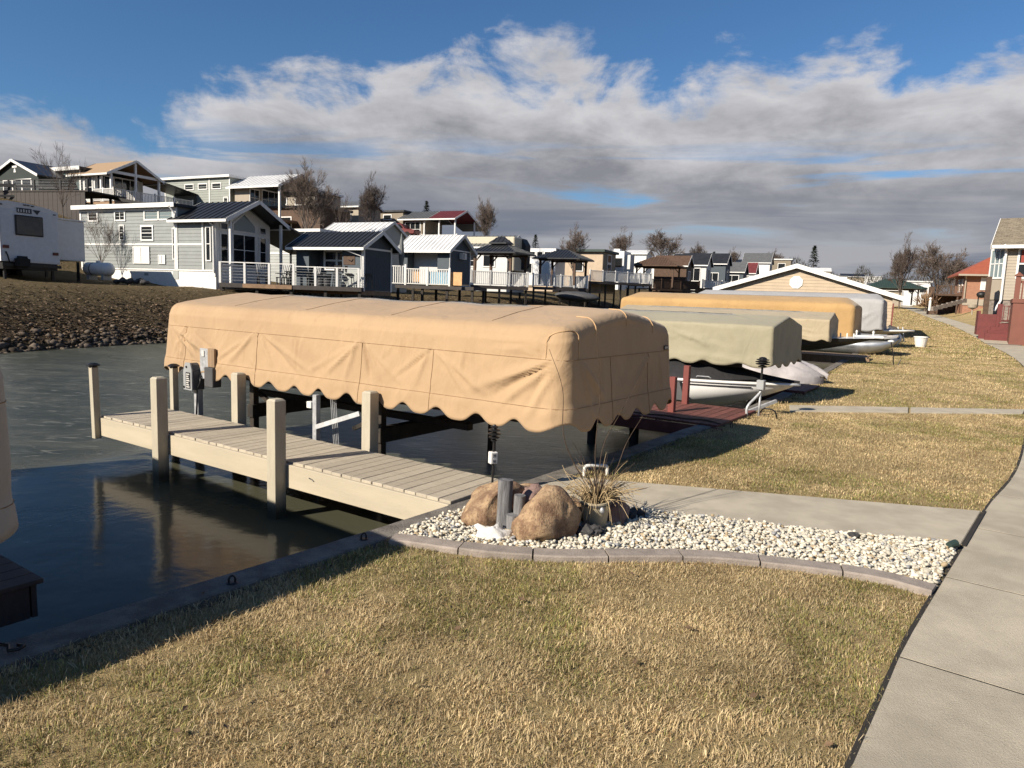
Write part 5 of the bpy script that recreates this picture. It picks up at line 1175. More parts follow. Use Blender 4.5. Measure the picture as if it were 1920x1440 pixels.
for j, (x_, lb) in enumerate(((5.05,'grey planter tub beside the dark table'),(5.4,'second grey planter tub, the one nearer the bar shed'))):
    pl_ = thing('planter_tub', lb, 'planter', Matrix.Rotation(rD,3,'Z') @ Vector((x_,.75,0)) + Dp, 0, 'planter tubs on the deck'); MB().lathe([(.17,0),(.24,.62),(.26,.62),(.26,.66),(.2,.66),(.19,.5)], 14).build('tub', 'grey_dark', pl_)
for j, (x_, lb) in enumerate(((5.9,'bar stool at the left end of the bar shed'),(6.5,'bar stool second from the left at the bar shed'),(7.1,'bar stool third from the left at the bar shed'),(7.55,'bar stool at the right end of the bar shed'))):
    st_ = thing('bar_stool', lb, 'stool', Matrix.Rotation(rD,3,'Z') @ Vector((x_,.9,0)) + Dp, rD+.2*j, 'bar stools at the bar shed')
    MB().c((0,0,.72),(.38,.38,.05)).build('seat', 'furniture', st_); MB().c((0,.19,.98),(.38,.04,.32)).build('backrest', 'furniture', st_)
    for sx in (-1,1):
        for sy in (-1,1): MB().bar((sx*.14,sy*.14,.70),(sx*.2,sy*.2,0),.035,.035).build('leg', 'furniture', st_)
# bar shed
b1 = thing('bar_shed', 'slate blue bar shed with a dark metal roof at the end of the cottage deck', 'shed', place(681,541,38.2), R25)
L, W, H_, RS = 4.6, 2.55, 2.3, .72
body(b1, 1.4, W, H_, 'slate_siding', RS, z0=-.1)
MB().b(-L,-1.4,.9,W,-.1,H_).build('rear_wall', 'slate_siding', b1); MB().b(-L,-L+.9,.0,.9,-.1,H_-.03).build('side_wall', 'slate_siding', b1)
gable_roof(b1, -L, 0, W, H_, RS, .35, 'dark_roof', 'x', ribs=.28, eave=.42)
for k in range(14): MB().b(.002,.012,.1+.178*k,.115+.178*k,0,2.05).build('batten', 'slate_siding', b1)
for (a0,a1,z0,z1) in ((-.03,.09,-.15,H_),(W-.09,W+.03,-.15,H_),(.09,W-.09,2.08,2.18)): MB().b(.013,.04,a0,a1,z0,z1).build('trim', 'white_trim', b1)
MB().b(-.1,.02,-.04,-.003,-.1,H_).build('trim', 'white_trim', b1); MB().b(-1.38,-.12,-.02,-.001,0,1.0).build('counter_front', 'pale_siding', b1)
bw_ = MB().b(-3.35,-1.45,.80,.88,.95,2.15).build('bar_window', 'white_trim', b1)
for i in range(2):
    for j in range(2): MB().b(-3.2+.85*i,-2.5+.85*i,.785,.796,1.05+.5*j,1.45+.5*j).build('pane', 'glass', bw_)
MB().b(-1.3,-.55,-.03,-.003,1.25,1.75).build('sign_board', 'brown_wood', b1); MB().tube([(-.95,-.04,1.5),(-.75,-.045,1.42),(-.65,-.04,1.55)], .03, 6).build('sign_mark', 'ink', b1)
MB().tube([(-1.0,-.46,2.05),(-.1,-.06,1.7),(-.05,-.06,0)], .04, 6).build('downspout', 'white_trim', b1)
MB().b(-L,.0,-.2,W,-.35,-.12).build('base_beam', 'deck_wood', b1)
for x_ in (-.3,-2.2,-4.2): MB().b(x_-.08,x_+.08,.1,.26,-2.6,-.36).build('stilt', 'lift_steel', b1)
um = thing('folded_umbrella', 'folded grey patio umbrella between the two sheds', 'umbrella', place(752,528,41), 0)
MB().tube([(0,0,0),(0,0,2.6)], .03, 6).build('pole', 'galv', um); MB().tube([(0,0,.9),(0,0,1.4),(0,0,2.2),(0,0,2.7)], [.10,.17,.11,.02], 9).build('canopy', 'umbrella_grey', um)
# white roofed shed
b2 = thing('white_roof_shed', 'slate blue shed with a white metal roof and an air conditioner on its gable', 'shed', place(842,532,46), R25)
L, W, H_, RS = 3.6, 2.75, 2.25, .85
body(b2, .9, W, H_, 'slate_siding', RS, z0=0); MB().b(-L,-.9,.8,W,0,H_).build('rear_wall', 'furniture_white', b2); MB().b(-L,-L+.4,0,.8,0,H_).build('side_wall', 'slate_siding', b2); MB().b(-1.25,-.92,.7,.79,0,H_).build('door', 'slate_siding', b2)
gable_roof(b2, -L, 0, W, H_, RS, .3, 'white_roof', 'x', ribs=.3, eave=.4)
for (a0,a1,z0,z1) in ((-.03,.09,-.1,H_),(W-.09,W+.03,-.1,H_),(.09,W-.09,2.12,2.2)): MB().b(.003,.03,a0,a1,z0,z1).build('trim', 'white_trim', b2)
ac = MB().b(.035,.28,1.2,1.75,1.62,2.02).build('air_conditioner', 'white_plastic', b2); MB().b(.281,.29,1.24,1.5,1.66,1.98).build('grille', 'grey_box', ac)
d2 = thing('shed_deck', 'dark deck with white balustrade in front of the white roofed shed', 'deck', place(742,530,44.5), rad(-12)); Ld = 5.0
deck_on_posts(d2, 0, Ld, 0, 3, -.12, 'deck_grey', 1.3, .2); railing(d2, (-.4,.1,-.12), (.6,.1,-.12), 1.15, 1.2); railing(d2, (.6,.08,-.12), (3.45,.08,-.12), 1.0, 1.45)
MB().b(2.0,3.3,.2,.24,-.05,.75).build('blue_panel', 'blue_panel', d2); MB().b(3.32,4.2,.2,.24,-.05,.75).build('orange_panel', 'orange_panel', d2); MB().b(1.0,1.5,.2,.24,.1,.85).build('orange_panel', 'orange_panel', d2)
# ------------------------------------------------------------------ far bank, first row continued
def gazebo(label, px, py, Y, w_, d_, h_, rise, roof, post, tiers=1, rot=R25, floor=0, name='gazebo', eave=.45, ribs=.3):
    g_ = thing(name, label, 'gazebo', place(px, py, Y), rot, 'gazebos along the far bank')
    for x_ in (-w_+.15,-.15):
        for y_ in (.15,d_-.15):
            p_ = MB().b(x_-.09,x_+.09,y_-.09,y_+.09,0,h_).build('post', post, g_)
            MB().bar((x_,y_,h_-.75),(x_+(.6 if x_ < -w_/2 else -.6),y_,h_-.1),.07,.09).build('brace', post, p_)
    def hipr(x0,x1,y0,y1,z0,z1,nm):
        cx_, cy_ = (x0+x1)/2, (y0+y1)/2; hl = max(.15,(x1-x0-(y1-y0))/2+.2); t0, t1 = (cx_-hl,cy_,z1), (cx_+hl,cy_,z1); c_ = [(x0,y0,z0),(x1,y0,z0),(x1,y1,z0),(x0,y1,z0)]; lo_ = [(a,b,z-.1) for a,b,z in c_]
        o = MB().add(c_+[t0,t1]+lo_, [(0,1,5,4),(1,2,5),(2,3,4,5),(3,0,4),(0,6,7,1),(1,7,8,2),(2,8,9,3),(3,9,6,0),(9,8,7,6)]).build(nm, roof, g_); rm = MB(); n = int((x1-x0)/ribs)
        for k in range(1,n):
            xx = x0+(x1-x0)*k/n; tx = min(max(xx, cx_-hl), cx_+hl); fr_ = 1 - (abs(xx-tx)/max(.01,(x1-x0)/2-hl)); rm.bar((xx,y0,z0+.02),(xx if fr_ < 1 else tx, y0+(cy_-y0)*fr_, z0+(z1-z0)*fr_+.02),.04,.04)
        n = int((y1-y0)/ribs)
        for k in range(1,n):
            yy = y0+(y1-y0)*k/n; fr_ = 1-abs(yy-cy_)/((y1-y0)/2); rm.bar((x1,yy,z0+.02),(x1+(cx_+hl-x1)*fr_,yy,z0+(z1-z0)*fr_+.02),.04,.04)
        rm.build('roof_ribs', roof, o)['kind'] = 'stuff'
    hipr(-w_-eave, eave, -eave, d_+eave, h_, h_+rise*(.62 if tiers == 2 else 1), 'roof')
    if tiers == 2: hipr(-w_*.72, -w_*.28, d_*.28, d_*.72, h_+rise*.62, h_+rise, 'roof_cap')
    MB().b(-w_,0,.06,.2,h_-.22,h_-.02).build('beam', post, g_); MB().b(-w_,0,d_-.2,d_-.06,h_-.22,h_-.02).build('beam', post, g_); return g_
def plain_deck(name, label, px0, py0, Y0, px1, Y1, depth, rail, post=1.5, kind='bal', mat='white_trim', floor='deck_grey', bmat=None, legs=1.8, drop=3.0):
    a, b = place(px0, py0, Y0), place(px1, py0, Y1); v_ = b-a; v_.z = 0; L = v_.length; d_ = thing(name, label, 'deck', a, math.atan2(v_.y, v_.x), 'raised decks along the far bank'); deck_on_posts(d_, 0, L, 0, depth, 0, floor, legs, .25, drop=drop)
    railing(d_, (0,.08,0), (L,.08,0), rail, post, mat, kind, bmat=bmat); railing(d_, (L-.06,.1,0), (L-.06,depth,0), rail, post, mat, kind, bmat=bmat); return d_, L
plain_deck('gazebo_deck', 'grey deck with white balustrade under the two tier gazebo', 884, 534, 52, 990, 53.5, 3.6, 1.0)
gazebo('two tier brown metal gazebo with timber posts right of the white roofed shed', 958, 533, 53, 3.3, 3.0, 2.35, 1.25, 'dark_roof', 'brown_wood', 2)
gc = thing('low_cottage', 'low grey roofed cottage behind the two tier gazebo', 'cottage', place(950,520,60), R25); body(gc, 4.5, 3.6, 2.6, 'furniture_white', .9); gable_roof(gc, -4.5, 0, 3.6, 2.6, .9, .2, 'grey_roof', 'x', ribs=.4); windows(gc, [('s',1.2,.9,1.0,1.1,1,1),('s',3,.9,.7,.9,1,2)], 3.6)
au = thing('roof_air_conditioner', 'air conditioner box on the white roof left of the dark trailer', 'air conditioner', place(942,463,64), R25); MB().b(-1.4,0,0,.9,-.1,.65).build('case', 'furniture_white', au, bevel=.05); MB().b(.001,.02,.1,.8,.05,.55).build('grille', 'ink', au); MB().b(-1.3,-.1,.1,.8,-2.6,-.1).build('stand','grey_box',au)
# fifth wheel trailer, dark nose
fw = thing('fifth_wheel_trailer', 'cream and black fifth wheel trailer right of the two tier gazebo', 'trailer', place(962,529,60), R25)
MB().b(-8,0,0,2.6,.9,3.75).build('body', 'rv_cream', fw, bevel=.08); MB().prism([(.002,1.5,1.1),(.30,1.6,1.4),(.30,1.6,3.2),(.002,1.5,3.7)], (0,1.05,0)).build('nose', 'ink', fw); MB().b(-7.8,-.2,.2,2.4,.5,.95).build('chassis', 'black_metal', fw)
for k in range(4): MB().prism([(-1.6-.1*k,-.012,1.3+.5*k),(-.3,-.012,1.6+.5*k),(-.3,-.012,1.75+.5*k),(-1.6,-.012,1.5+.5*k)], (0,.01,0)).build('stripe', 'ink', fw)
for x_ in (-4,-5): MB().tube([(x_,.1,.4),(x_,.4,.4)], .4, 14).build('wheel', 'rubber', fw)
MB().b(-.6,-.4,.3,.5,-.2,.9).build('jack', 'black_metal', fw); MB().b(-.6,-.4,2.1,2.3,-.2,.9).build('jack', 'black_metal', fw)
plain_deck('pavilion_deck', 'white railed deck under the low dark pavilion', 1000, 537, 62, 1102, 64, 3.4, 1.05)
gazebo('low dark hip roofed pavilion right of the dark trailer', 1078, 535, 63, 3.6, 3.2, 2.35, .85, 'dark_roof', 'brown_wood', 1, name='pavilion')
wt2 = thing('white_trailer', 'white trailer with a row of small windows behind the low dark pavilion', 'trailer', place(1040,530,70), R25); body(wt2, 6, 2.6, 3.3, 'rv_white', z0=-.3); windows(wt2, [('s',k*.8+.6,2.5,.55,.45,1,1) for k in range(6)]+[('s',2.5,.9,1.2,.9,1,1)], 2.6)
lh = thing('long_house', 'long beige house with a thin green roof behind the low dark pavilion', 'house', place(1128,528,76), R25); body(lh, 9.5, 4.5, 3.1, 'tan_wall', z0=-1.2); MB().b(-9.8,.3,-.4,4.8,3.1,3.35).build('flat_roof', 'green_roof', lh); MB().b(.0,.04,.02,4.48,-1,3.1).build('gable_cladding', 'taupe_siding', lh); windows(lh, [('f',1.5,.9,1.2,1.0,2,1),('f',1.5,2.1,1.2,.75,1,1),('s',2.2,1.1,.8,.9,1,1),('s',5.6,1.1,.8,.9,1,1)], 4.5, dp=.042)
rbt = tag(MB().blob((0,0,.0), (1.9,.9,.42), .03, 3, 2).build('overturned_rowboat', 'grey_dark', None, smooth=True, loc=place(1082,556,60), rot=(0,.05,rad(-8))), 'grey overturned rowboat lying on the bank below the low dark pavilion', 'boat')
plain_deck('long_white_deck', 'long white railed deck on tall posts right of the beige house', 1107, 527, 74, 1222, 78, 4, 1.1, 1.6)
wr = thing('white_trailer', 'white travel trailer with a dark window behind the long white deck', 'trailer', place(1168,524,82), R25); body(wr, 4.0, 2.8, 3.2, 'rv_white', z0=-.2); windows(wr, [('s',.3,1.5,1.4,.8,1,1)], 2.8, trim='black_plastic'); MB().b(.01,.6,.5,2.2,.5,2.8).build('slide_out', 'furniture_white', wr); MB().b(-1.5,-.8,.8,1.6,3.2,3.5).build('roof_vent', 'white_plastic', wr)
plain_deck('brown_deck', 'dark brown timber deck under the brown shingled pavilion', 1222, 540, 82, 1312, 86, 4.5, 1.0, 1.6, mat='brown_wood', floor='brown_wood')
gazebo('brown hip roofed pavilion left of the row of dark gables', 1262, 539, 83, 4.6, 3.6, 2.5, 1.1, 'brown_wood', 'brown_wood', 1, name='pavilion')
def small_house(name, label, px, py, Y, L, W, h, rise, wall, roof, wins=(), rot=R25, ax='x', eave=.3, group=None, z0=-2.5, cat='house', porch=None):
    s_ = thing(name, label, cat, place(px, py, Y), rot, group); body(s_, L, W, h, wall, rise, ax, z0)
    if rise: gable_roof(s_, -L if ax == 'x' else 0, 0 if ax == 'x' else W, W if ax == 'x' else L, h, rise, .25, roof, ax, eave=eave) if ax == 'x' else gable_roof_y(s_, L, W, h, rise, roof, eave)
    else: MB().b(-L-.2,.25,-.2,W+.2,h,h+.2).build('flat_roof', roof, s_)
    windows(s_, wins, W); return s_
def gable_roof_y(s_, L, W, h, rise, roof, eave=.3, trim='white_trim', ov=.25):
    sl = rise/(L/2)
    for sg in (-1,1):
        e = -L/2 + sg*(L/2+eave); P_ = [(e,-ov,h-eave*sl),(e,W+ov,h-eave*sl),(-L/2,W+ov,h+rise),(-L/2,-ov,h+rise)]; up = Vector((0,0,.1)); q_ = [Vector(p)+up for p in P_]
        rf = MB().add(P_+q_, [(0,1,2,3),(7,6,5,4),(0,4,5,1),(1,5,6,2),(2,6,7,3),(3,7,4,0)]).build('roof_slope', roof, s_)
        for yy in (-ov-.02,W+ov+.02): MB().bar((e,yy,h-eave*sl+.03),(-L/2,yy,h+rise+.03),.03,.2).build('barge_board', trim, rf)
RW = 'row houses along the far bank'
small_house('brown_gable_house','brown roofed gable house behind the brown pavilion',1285,538,88,4,3.2,2.7,1.1,'brown_wood','brown_wood',[('f',1,.9,1.2,1,2,1)],group=RW)
small_house('dark_gable_house','dark roofed house with a white trimmed wall right of the brown pavilion',1322,538,95,4.5,3.6,3.0,1.3,'furniture_white','dark_roof',[('s',.8,.8,2.4,1.6,3,1),('f',1,.9,1.4,1.4,2,1)],group=RW)
small_house('dark_gable_house','taller dark roofed house with a white porch post in the distant row',1358,540,104,6.5,4.2,3.6,1.4,'slate_siding','dark_roof',[('s',1,.8,1.6,1.3,2,1),('f',1.2,1,1.4,1.6,2,1)],group=RW)
small_house('grey_roof_house','grey roofed low house in the middle of the distant row',1392,540,112,4.5,4,2.6,1.4,'slate_siding','grey_roof',[('s',.7,.7,2,1.2,2,1)],group=RW)
small_house('red_roof_house','small dark red roofed house in the distant row',1413,540,120,5.0,4,2.6,1.6,'furniture_white','red_roof',[('s',.8,.7,1.0,1.2,1,1),('s',2.6,.7,1.0,1.2,1,1)],group=RW)
small_house('white_gable_house','white two storey gable house beside the small red roof',1440,540,128,4.5,4.5,4.6,1.6,'white_trim','grey_roof',[('f',1.2,3.0,1.6,1.0,2,1),('f',.8,.6,1.0,1.9,1,1),('s',1.2,1.0,1.2,1.2,1,1)],group=RW)
small_house('dark_trailer_house','long dark trailer behind the boathouse ridge',1480,530,135,7,4,4.2,0,'taupe_siding','white_roof',[('s',1,2.3,1.2,1.2,1,1),('s',3.4,2.3,1.2,1.2,1,1)],group=RW)
for j, (a0, a1, y_, Y_, lb) in enumerate(((1318,1372,540,90,'white and brown deck in front of the dark gables'),(1372,1424,542,104,'farthest dark deck of the distant row'))): plain_deck('row_deck', lb, a0, y_, Y_, a1, Y_+4, 4, 1.0, 2.0, mat='brown_wood' if j else 'white_trim')
# ------------------------------------------------------------------ far bank, upper row
up = small_house('dark_green_house','dark green gable house at the upper far left',74,384,58,6,5.4,2.35,1.2,'dgreen_siding','dark_roof',(),R25,'y')
windows(up, [('s',.9,1.15,1.1,.85,1,1),('s',2.15,1.15,1.1,.85,1,1),('s',3.4,1.15,1.1,.85,1,1)], 5); MB().prism([(-3.15,-.02,2.65),(-2.85,-.02,2.65),(-2.93,-.02,2.95),(-3.07,-.02,2.95)], (0,.015,0)).build('bell_mark', 'white_trim', up); MB().b(-3.3,-2.7,-.03,-.005,3.02,3.17).build('name_board', 'white_trim', up)
ud = thing('terrace_deck', 'dark board skirted deck below the dark green house', 'deck', place(-30,386,53), rad(-14)); wv_ = 9.2
bdm = MB().b(0,.19,0,.05,-3.0,1.0).mesh('board', 'deck_grey')
for k in range(int(wv_/.2)): ob('board', bdm, ud, (.2*k, .01*(k%2), 0))
MB().b(-.1,wv_+.1,-.05,3.5,1.01,1.1).build('floor', 'deck_grey', ud); railing(ud, (0,.05,1.1), (wv_,.05,1.1), .75, 2.2, 'black_metal', 'cable', ph=.03)
fr_ = thing('black_fence', 'black pipe guard rail running along the upper terrace', 'fence')
Pf = [place(-20,346,52), place(110,352,53), place(180,366,54), place(292,386,52)]; Pg = [p-Vector((0,0,.55)) for p in Pf]
for a, b in zip(Pf, Pf[1:]): MB().bar(a, b, .10, .22).build('rail', 'black_metal', fr_); MB().bar(a-Vector((0,0,.75)), b-Vector((0,0,.75)), .08, .14).build('rail', 'black_metal', fr_)
for k in range(9): p = Pf[0].lerp(Pf[-1], k/8); p = Pf[min(2,int(k/8*3))].lerp(Pf[min(3,int(k/8*3)+1)], (k/8*3)%1 if k < 8 else 1); MB().b(p.x-.07,p.x+.07,p.y-.07,p.y+.07,p.z-2.2,p.z+.02).build('post', 'black_metal', fr_)
tl = thing('teal_house', 'teal sided house with a tan shingled gable porch on the upper terrace', 'house', place(153,377,60), R25)
MB().b(-4.8,0,0,4.6,-1.5,2.55).build('wall', 'teal_siding', tl); laps(tl, -4.8, 0, 0, 2.5, .22, 'teal_siding'); MB().b(-5.1,.3,-.3,4.8,2.55,2.75).build('flat_roof', 'dark_roof', tl); MB().b(-5.14,.34,-.34,-.302,2.48,2.78).build('gutter', 'white_trim', tl)
MB().b(-.12,.03,-.04,-.026,-.5,2.5).build('trim','white_trim',tl); windows(tl, [('s',3.6,1.6,.5,.6,1,2),('s',3.5,.2,.5,.7,1,2)], 4.6)
# porch turned towards the water
pch = thing('gable_porch', 'open gable porch with a tan shingle roof and white posts on the teal house', 'porch', place(153,377,60)+Vector((0,0,.0)), R25)
MB().b(.05,1.6,.1,4.5,-.1,2.15).build('sunroom_wall', 'furniture_white', pch); windows(pch, [('s',-1.3,.3,.9,1.6,2,2)], 4.6, dp=-.1); windows(pch, [('f',.3,.2,1.2,1.9,2,1),('f',1.8,.2,2.2,1.9,3,1)], 4.6, dp=1.6)
gable_roof(pch, -1.2, 3.7, 4.6, 2.2, 1.2, .1, 'tan_roof', 'x', eave=.35)
for x_, y_ in ((3.6,.1),(3.6,4.5),(2.4,.1),(3.6,2.3)): MB().b(x_-.08,x_+.08,y_-.08,y_+.08,-.6,2.25 if y_ != 2.3 else 3.3).build('post', 'white_trim', pch)
MB().bar((3.6,.1,2.28),(3.6,4.5,2.28),.1,.22).build('tie_beam', 'white_trim', pch); MB().b(0,4.05,0,7.6,-.3,-.1).build('floor', 'deck_wood', pch)
railing(pch, (1.5,0,-.1), (4.0,0,-.1), 1.0, 1.3); railing(pch, (4.0,0,-.1), (4.0,7.6,-.1), 1.0, 1.9)
MB().b(0,4.0,-.05,7.6,-.62,-.31).build('fascia', 'white_trim', pch); MB().b(.3,3.8,.2,7.4,-3.2,-.63).build('skirt', 'brown_wood', pch)
MB().prism([(1,4.9,2.0),(4.1,4.9,2.0),(4.1,8.2,1.5),(1,8.2,1.5)], (0,0,.07)).build('side_awning', 'dark_roof', pch)
for x_ in (1.2,3.9): MB().b(x_-.05,x_+.05,8.0,8.1,-.5,1.5).build('awning_post', 'grey_dark', pch)
gh = thing('sage_house', 'long sage grey house with clerestory windows on the upper terrace', 'house', place(432,390,64), R25)
body(gh, 8.2, 4, 2.65, 'green_siding', z0=-2); laps(gh, -8.2, 0, -.3, 2.6, .22, 'green_siding'); MB().b(-8.5,.2,-.3,4.3,2.65,2.85).build('flat_roof', 'white_trim', gh)
windows(gh, [('s',1.1,1.75,1.0,.4,1,1),('s',2.8,1.75,1.0,.4,1,1),('s',4.5,1.75,1.0,.4,1,1),('s',.3,-.4,.4,1.3,1,2),('s',6.6,-.4,.5,.9,1,2)], 4)
for x_ in (-2.55,-.1,-8.2): MB().b(x_,x_+.12,-.045,-.026,-1,2.6).build('trim', 'white_trim', gh)
wp = thing('white_porch', 'open porch with a white ribbed metal gable roof on the sage house', 'porch', place(442,392,63.5), R25)
MB().b(-.3,1.4,.2,4.6,-1.0,1.9).build('front_wall', 'clay_siding', wp); windows(wp, [('f',.3,.3,1.0,1.4,2,2),('f',1.7,.3,2.2,1.5,3,2)], 4.6, dp=1.4, trim='white_trim'); gable_roof(wp, -.6, 5.2, 4.8, 1.95, 1.15, .1, 'white_roof', 'x', ribs=.5, eave=.4)
for y_ in (.1,4.7): MB().b(4.85,5.0,y_-.08,y_+.08,-2.4,2.0).build('post', 'white_trim', wp)
MB().b(0,5.2,0,4.8,-1.1,-.9).build('floor', 'deck_wood', wp)
small_house('beige_white_house','beige and white house half hidden by the bare tree on the upper terrace',590,402,72,5.2,4,2.2,0,'clay_siding','white_roof',[('s',3.6,1.1,.8,.7,1,1),('s',1.6,1.0,.8,.7,1,1)])
small_house('low_dark_house','low dark brown house below the white porch',600,438,62,6,4,2.2,0,'brown_wood','dark_roof',[('s',3.2,.5,1.4,.9,1,1)])
small_house('tan_house','tan house with a grey roof between the two bare trees',672,425,78,4.6,4,2.2,.7,'clay_siding','grey_roof',[('s',1,.7,.9,.9,1,1)])
bg_ = small_house('taupe_house','taupe sided house left of the grey and red porch roofs',755,446,82,3.6,4,2.9,0,'taupe_siding','dark_roof',[('s',1.6,2.1,1.0,.45,1,1),('s',1.2,.5,.8,1.0,1,2)])
rp = thing('red_roof_porch', 'house front and porch with grey and dark red metal roofs on the upper terrace', 'porch', place(753,446,81), R25)
MB().b(0,2.6,.2,4.4,-2,2.0).build('wall', 'taupe_siding', rp); windows(rp, [('s',-2.3,.2,1.9,1.5,3,2)], 4.4, dp=-.19); gable_roof(rp, -.3, 3.6, 4.6, 2.1, .95, .05, 'grey_roof', 'x', ribs=.4); gable_roof(rp, 3.72, 7.0, 4.6, 2.1, .95, .05, 'red_roof', 'x', ribs=.4)
for x_, y_ in ((2.9,.1),(6.8,.1),(6.8,4.5),(4.8,.1)): MB().b(x_-.07,x_+.07,y_-.07,y_+.07,-.5,2.1).build('post', 'white_trim', rp)
MB().b(2.6,7.2,0,4.6,-.5,-.3).build('floor', 'deck_grey', rp); railing(rp, (2.7,0,-.3), (7.1,0,-.3), .6, 2.0, kind='solid'); MB().prism([(4,4.8,1.9),(7,4.8,1.9),(7,6.8,1.3),(4,6.8,1.3)], (0,0,.06)).build('side_awning', 'grey_roof', rp)
vh = thing('parked_truck', 'small dark red pickup parked left of the taupe house', 'truck', place(742,446,78), rad(-15))
MB().prism([(-2.2,0,.45),(2.1,0,.45),(2.2,0,.9),(1.1,0,1.0),(.6,0,1.55),(-.5,0,1.58),(-.7,0,1.0),(-2.2,0,1.0)], (0,1.7,0)).build('body', 'seat_red', vh, bevel=.06); MB().prism([(-.4,-.012,1.05),(.85,-.012,1.05),(.5,-.012,1.46),(-.4,-.012,1.48)], (0,.01,0)).build('side_window', 'glass', vh)
for x_ in (-1.3,1.3): MB().tube([(x_,.0,.35),(x_,.25,.35)], .35, 14).build('wheel', 'rubber', vh)
for j, (px_, py_, Y_, L_w, h_, wl, rf, lb) in enumerate(((870,492,78,5,2.7,'rv_white','white_roof','white trailer roof peeking out left of the tall slim tree'),(920,492,92,4,2.4,'rv_white','white_roof','white trailer right behind the tall slim tree'),(1160,513,112,6,3.0,'white_trim','white_roof','white mobile home behind the trees above the long white deck'),(1210,514,120,6,3.4,'white_trim','white_roof','bright white house below the round crowned tree'),(1270,516,130,8,2.2,'white_trim','white_roof','long white mobile home right of the round crowned tree'),(1330,520,140,7,3.0,'furniture_white','dark_roof','dark roofed mobile home above the row of dark gables'))):
    small_house('mobile_home', lb, px_, py_, Y_, L_w, 4, h_, .6 if j in (3,5) else 0, wl, rf, [('s',1,1.0,.9,.8,1,1),('s',3,1.0,.9,.8,1,1)], group='mobile homes on the ridge')
r = random.Random(77)
for j in range(9):
    Y_ = 150+j*12; px_ = 1395+j*32; small_house('mobile_home', ('tiny pale home on the far ridge, nearest the dark trailer','second tiny home along the far ridge','third tiny home along the far ridge, just left of the boathouse ridge','fourth tiny home along the far ridge, behind the boathouse peak','fifth tiny home along the far ridge, right of the boathouse peak','sixth tiny home along the far ridge over the boathouse slope','seventh tiny home along the far ridge near the boathouse eave','eighth tiny home along the far ridge left of the bare trees','last tiny home on the far ridge among the bare trees')[j], px_, 521+j*2.6, Y_, 7, 5, 3.0+.5*(j%3), .9*(j%2), ('furniture_white','clay_siding','white_trim','taupe_siding')[j%4], ('grey_roof','dark_roof','white_roof')[j%3], [('s',1.2,1,1.1,1,1,1),('s',3.6,1,1.1,1,1,1)], rad(-20), group='tiny homes on the far ridge', z0=-6)
# ------------------------------------------------------------------ near bank beyond the lawn: houses on the right
rh = thing('siding_house', 'beige sided house with a brown shingle roof and corner windows at the right edge', 'house', A(1873,600,48), rad(-38))
def rw(px, py, Y): return A(px, py, Y)
# local frame: x towards the right (front wall faces the canal side on -y), corner at origin
MB().b(0,9,0,8,1.35,5.05).build('wall', 'clay_siding', rh); laps(rh, 0, 9, 1.35, 5.0, .2, 'clay_siding'); MB().b(.05,9,.05,8,-1,1.34).build('stone_base', 'stone_skirt', rh)
MB().prism([(0.02,0,1.35),(-.95,.95,1.35),(-.95,3.2,1.35),(.02,3.2,1.35)], (0,0,3.5)).build('bay_wall', 'clay_siding', rh)
MB().prism([(.02,.1,-1),(-.85,.95,-1),(-.85,4.4,-1),(.02,4.4,-1)], (0,0,2.34)).build('bay_stone_base', 'stone_skirt', rh)
bwn = thing.__wrapped__ if False else MB()
d_ = Vector((-.95,.95,0)).normalized(); n_ = Vector((-.707,-.707,0))
bay = None
fr = MB(); 
def bayq(m_, u0, u1, z0, z1, o0, o1):
    a, b = Vector((0,0,0))+d_*u0, Vector((0,0,0))+d_*u1; P_ = [a+n_*o0, b+n_*o0, b+n_*o1, a+n_*o1]; m_.prism([(p.x,p.y,z0) for p in P_], (0,0,z1-z0))
for u0,u1,z0,z1 in ((.08,.16,2.75,4.75),(1.2,1.28,2.75,4.75),(.16,1.2,2.75,2.85),(.16,1.2,4.65,4.75),(.47,.52,2.85,4.65),(.83,.88,2.85,4.65),(.16,1.2,3.72,3.78)): bayq(fr, u0, u1, z0, z1, .01, .06)
bay = fr.build('bay_window', 'white_trim', rh)
for u0, u1 in ((.16,.47),(.52,.83),(.88,1.2)):
    g_ = MB(); bayq(g_, u0, u1, 2.85, 4.65, .004, .02); g_.build('pane', 'glass_pale', bay)
wf = MB()
for a0,a1,z0,z1 in ((.62,.74,2.75,4.75),(2.16,2.28,2.75,4.75),(.74,2.16,2.75,2.87),(.74,2.16,4.63,4.75),(.74,2.16,3.68,3.78)): wf.b(a0,a1,-.07,-.026,z0,z1)
wfo = wf.build('window', 'white_trim', rh)
for z0, z1 in ((2.87,3.68),(3.78,4.63)): MB().b(.74,2.16,-.035,-.027,z0,z1).build('pane', 'glass', wfo)
MB().b(.82,1.15,-.038,-.0355,3.82,4.6).build('curtain', 'red_curtain', wfo); MB().b(1.6,1.95,-.038,-.0355,3.82,4.6).build('curtain', 'red_curtain', wfo)
MB().b(3.4,5,-.07,-.026,2.75,4.75).build('window', 'white_trim', rh)
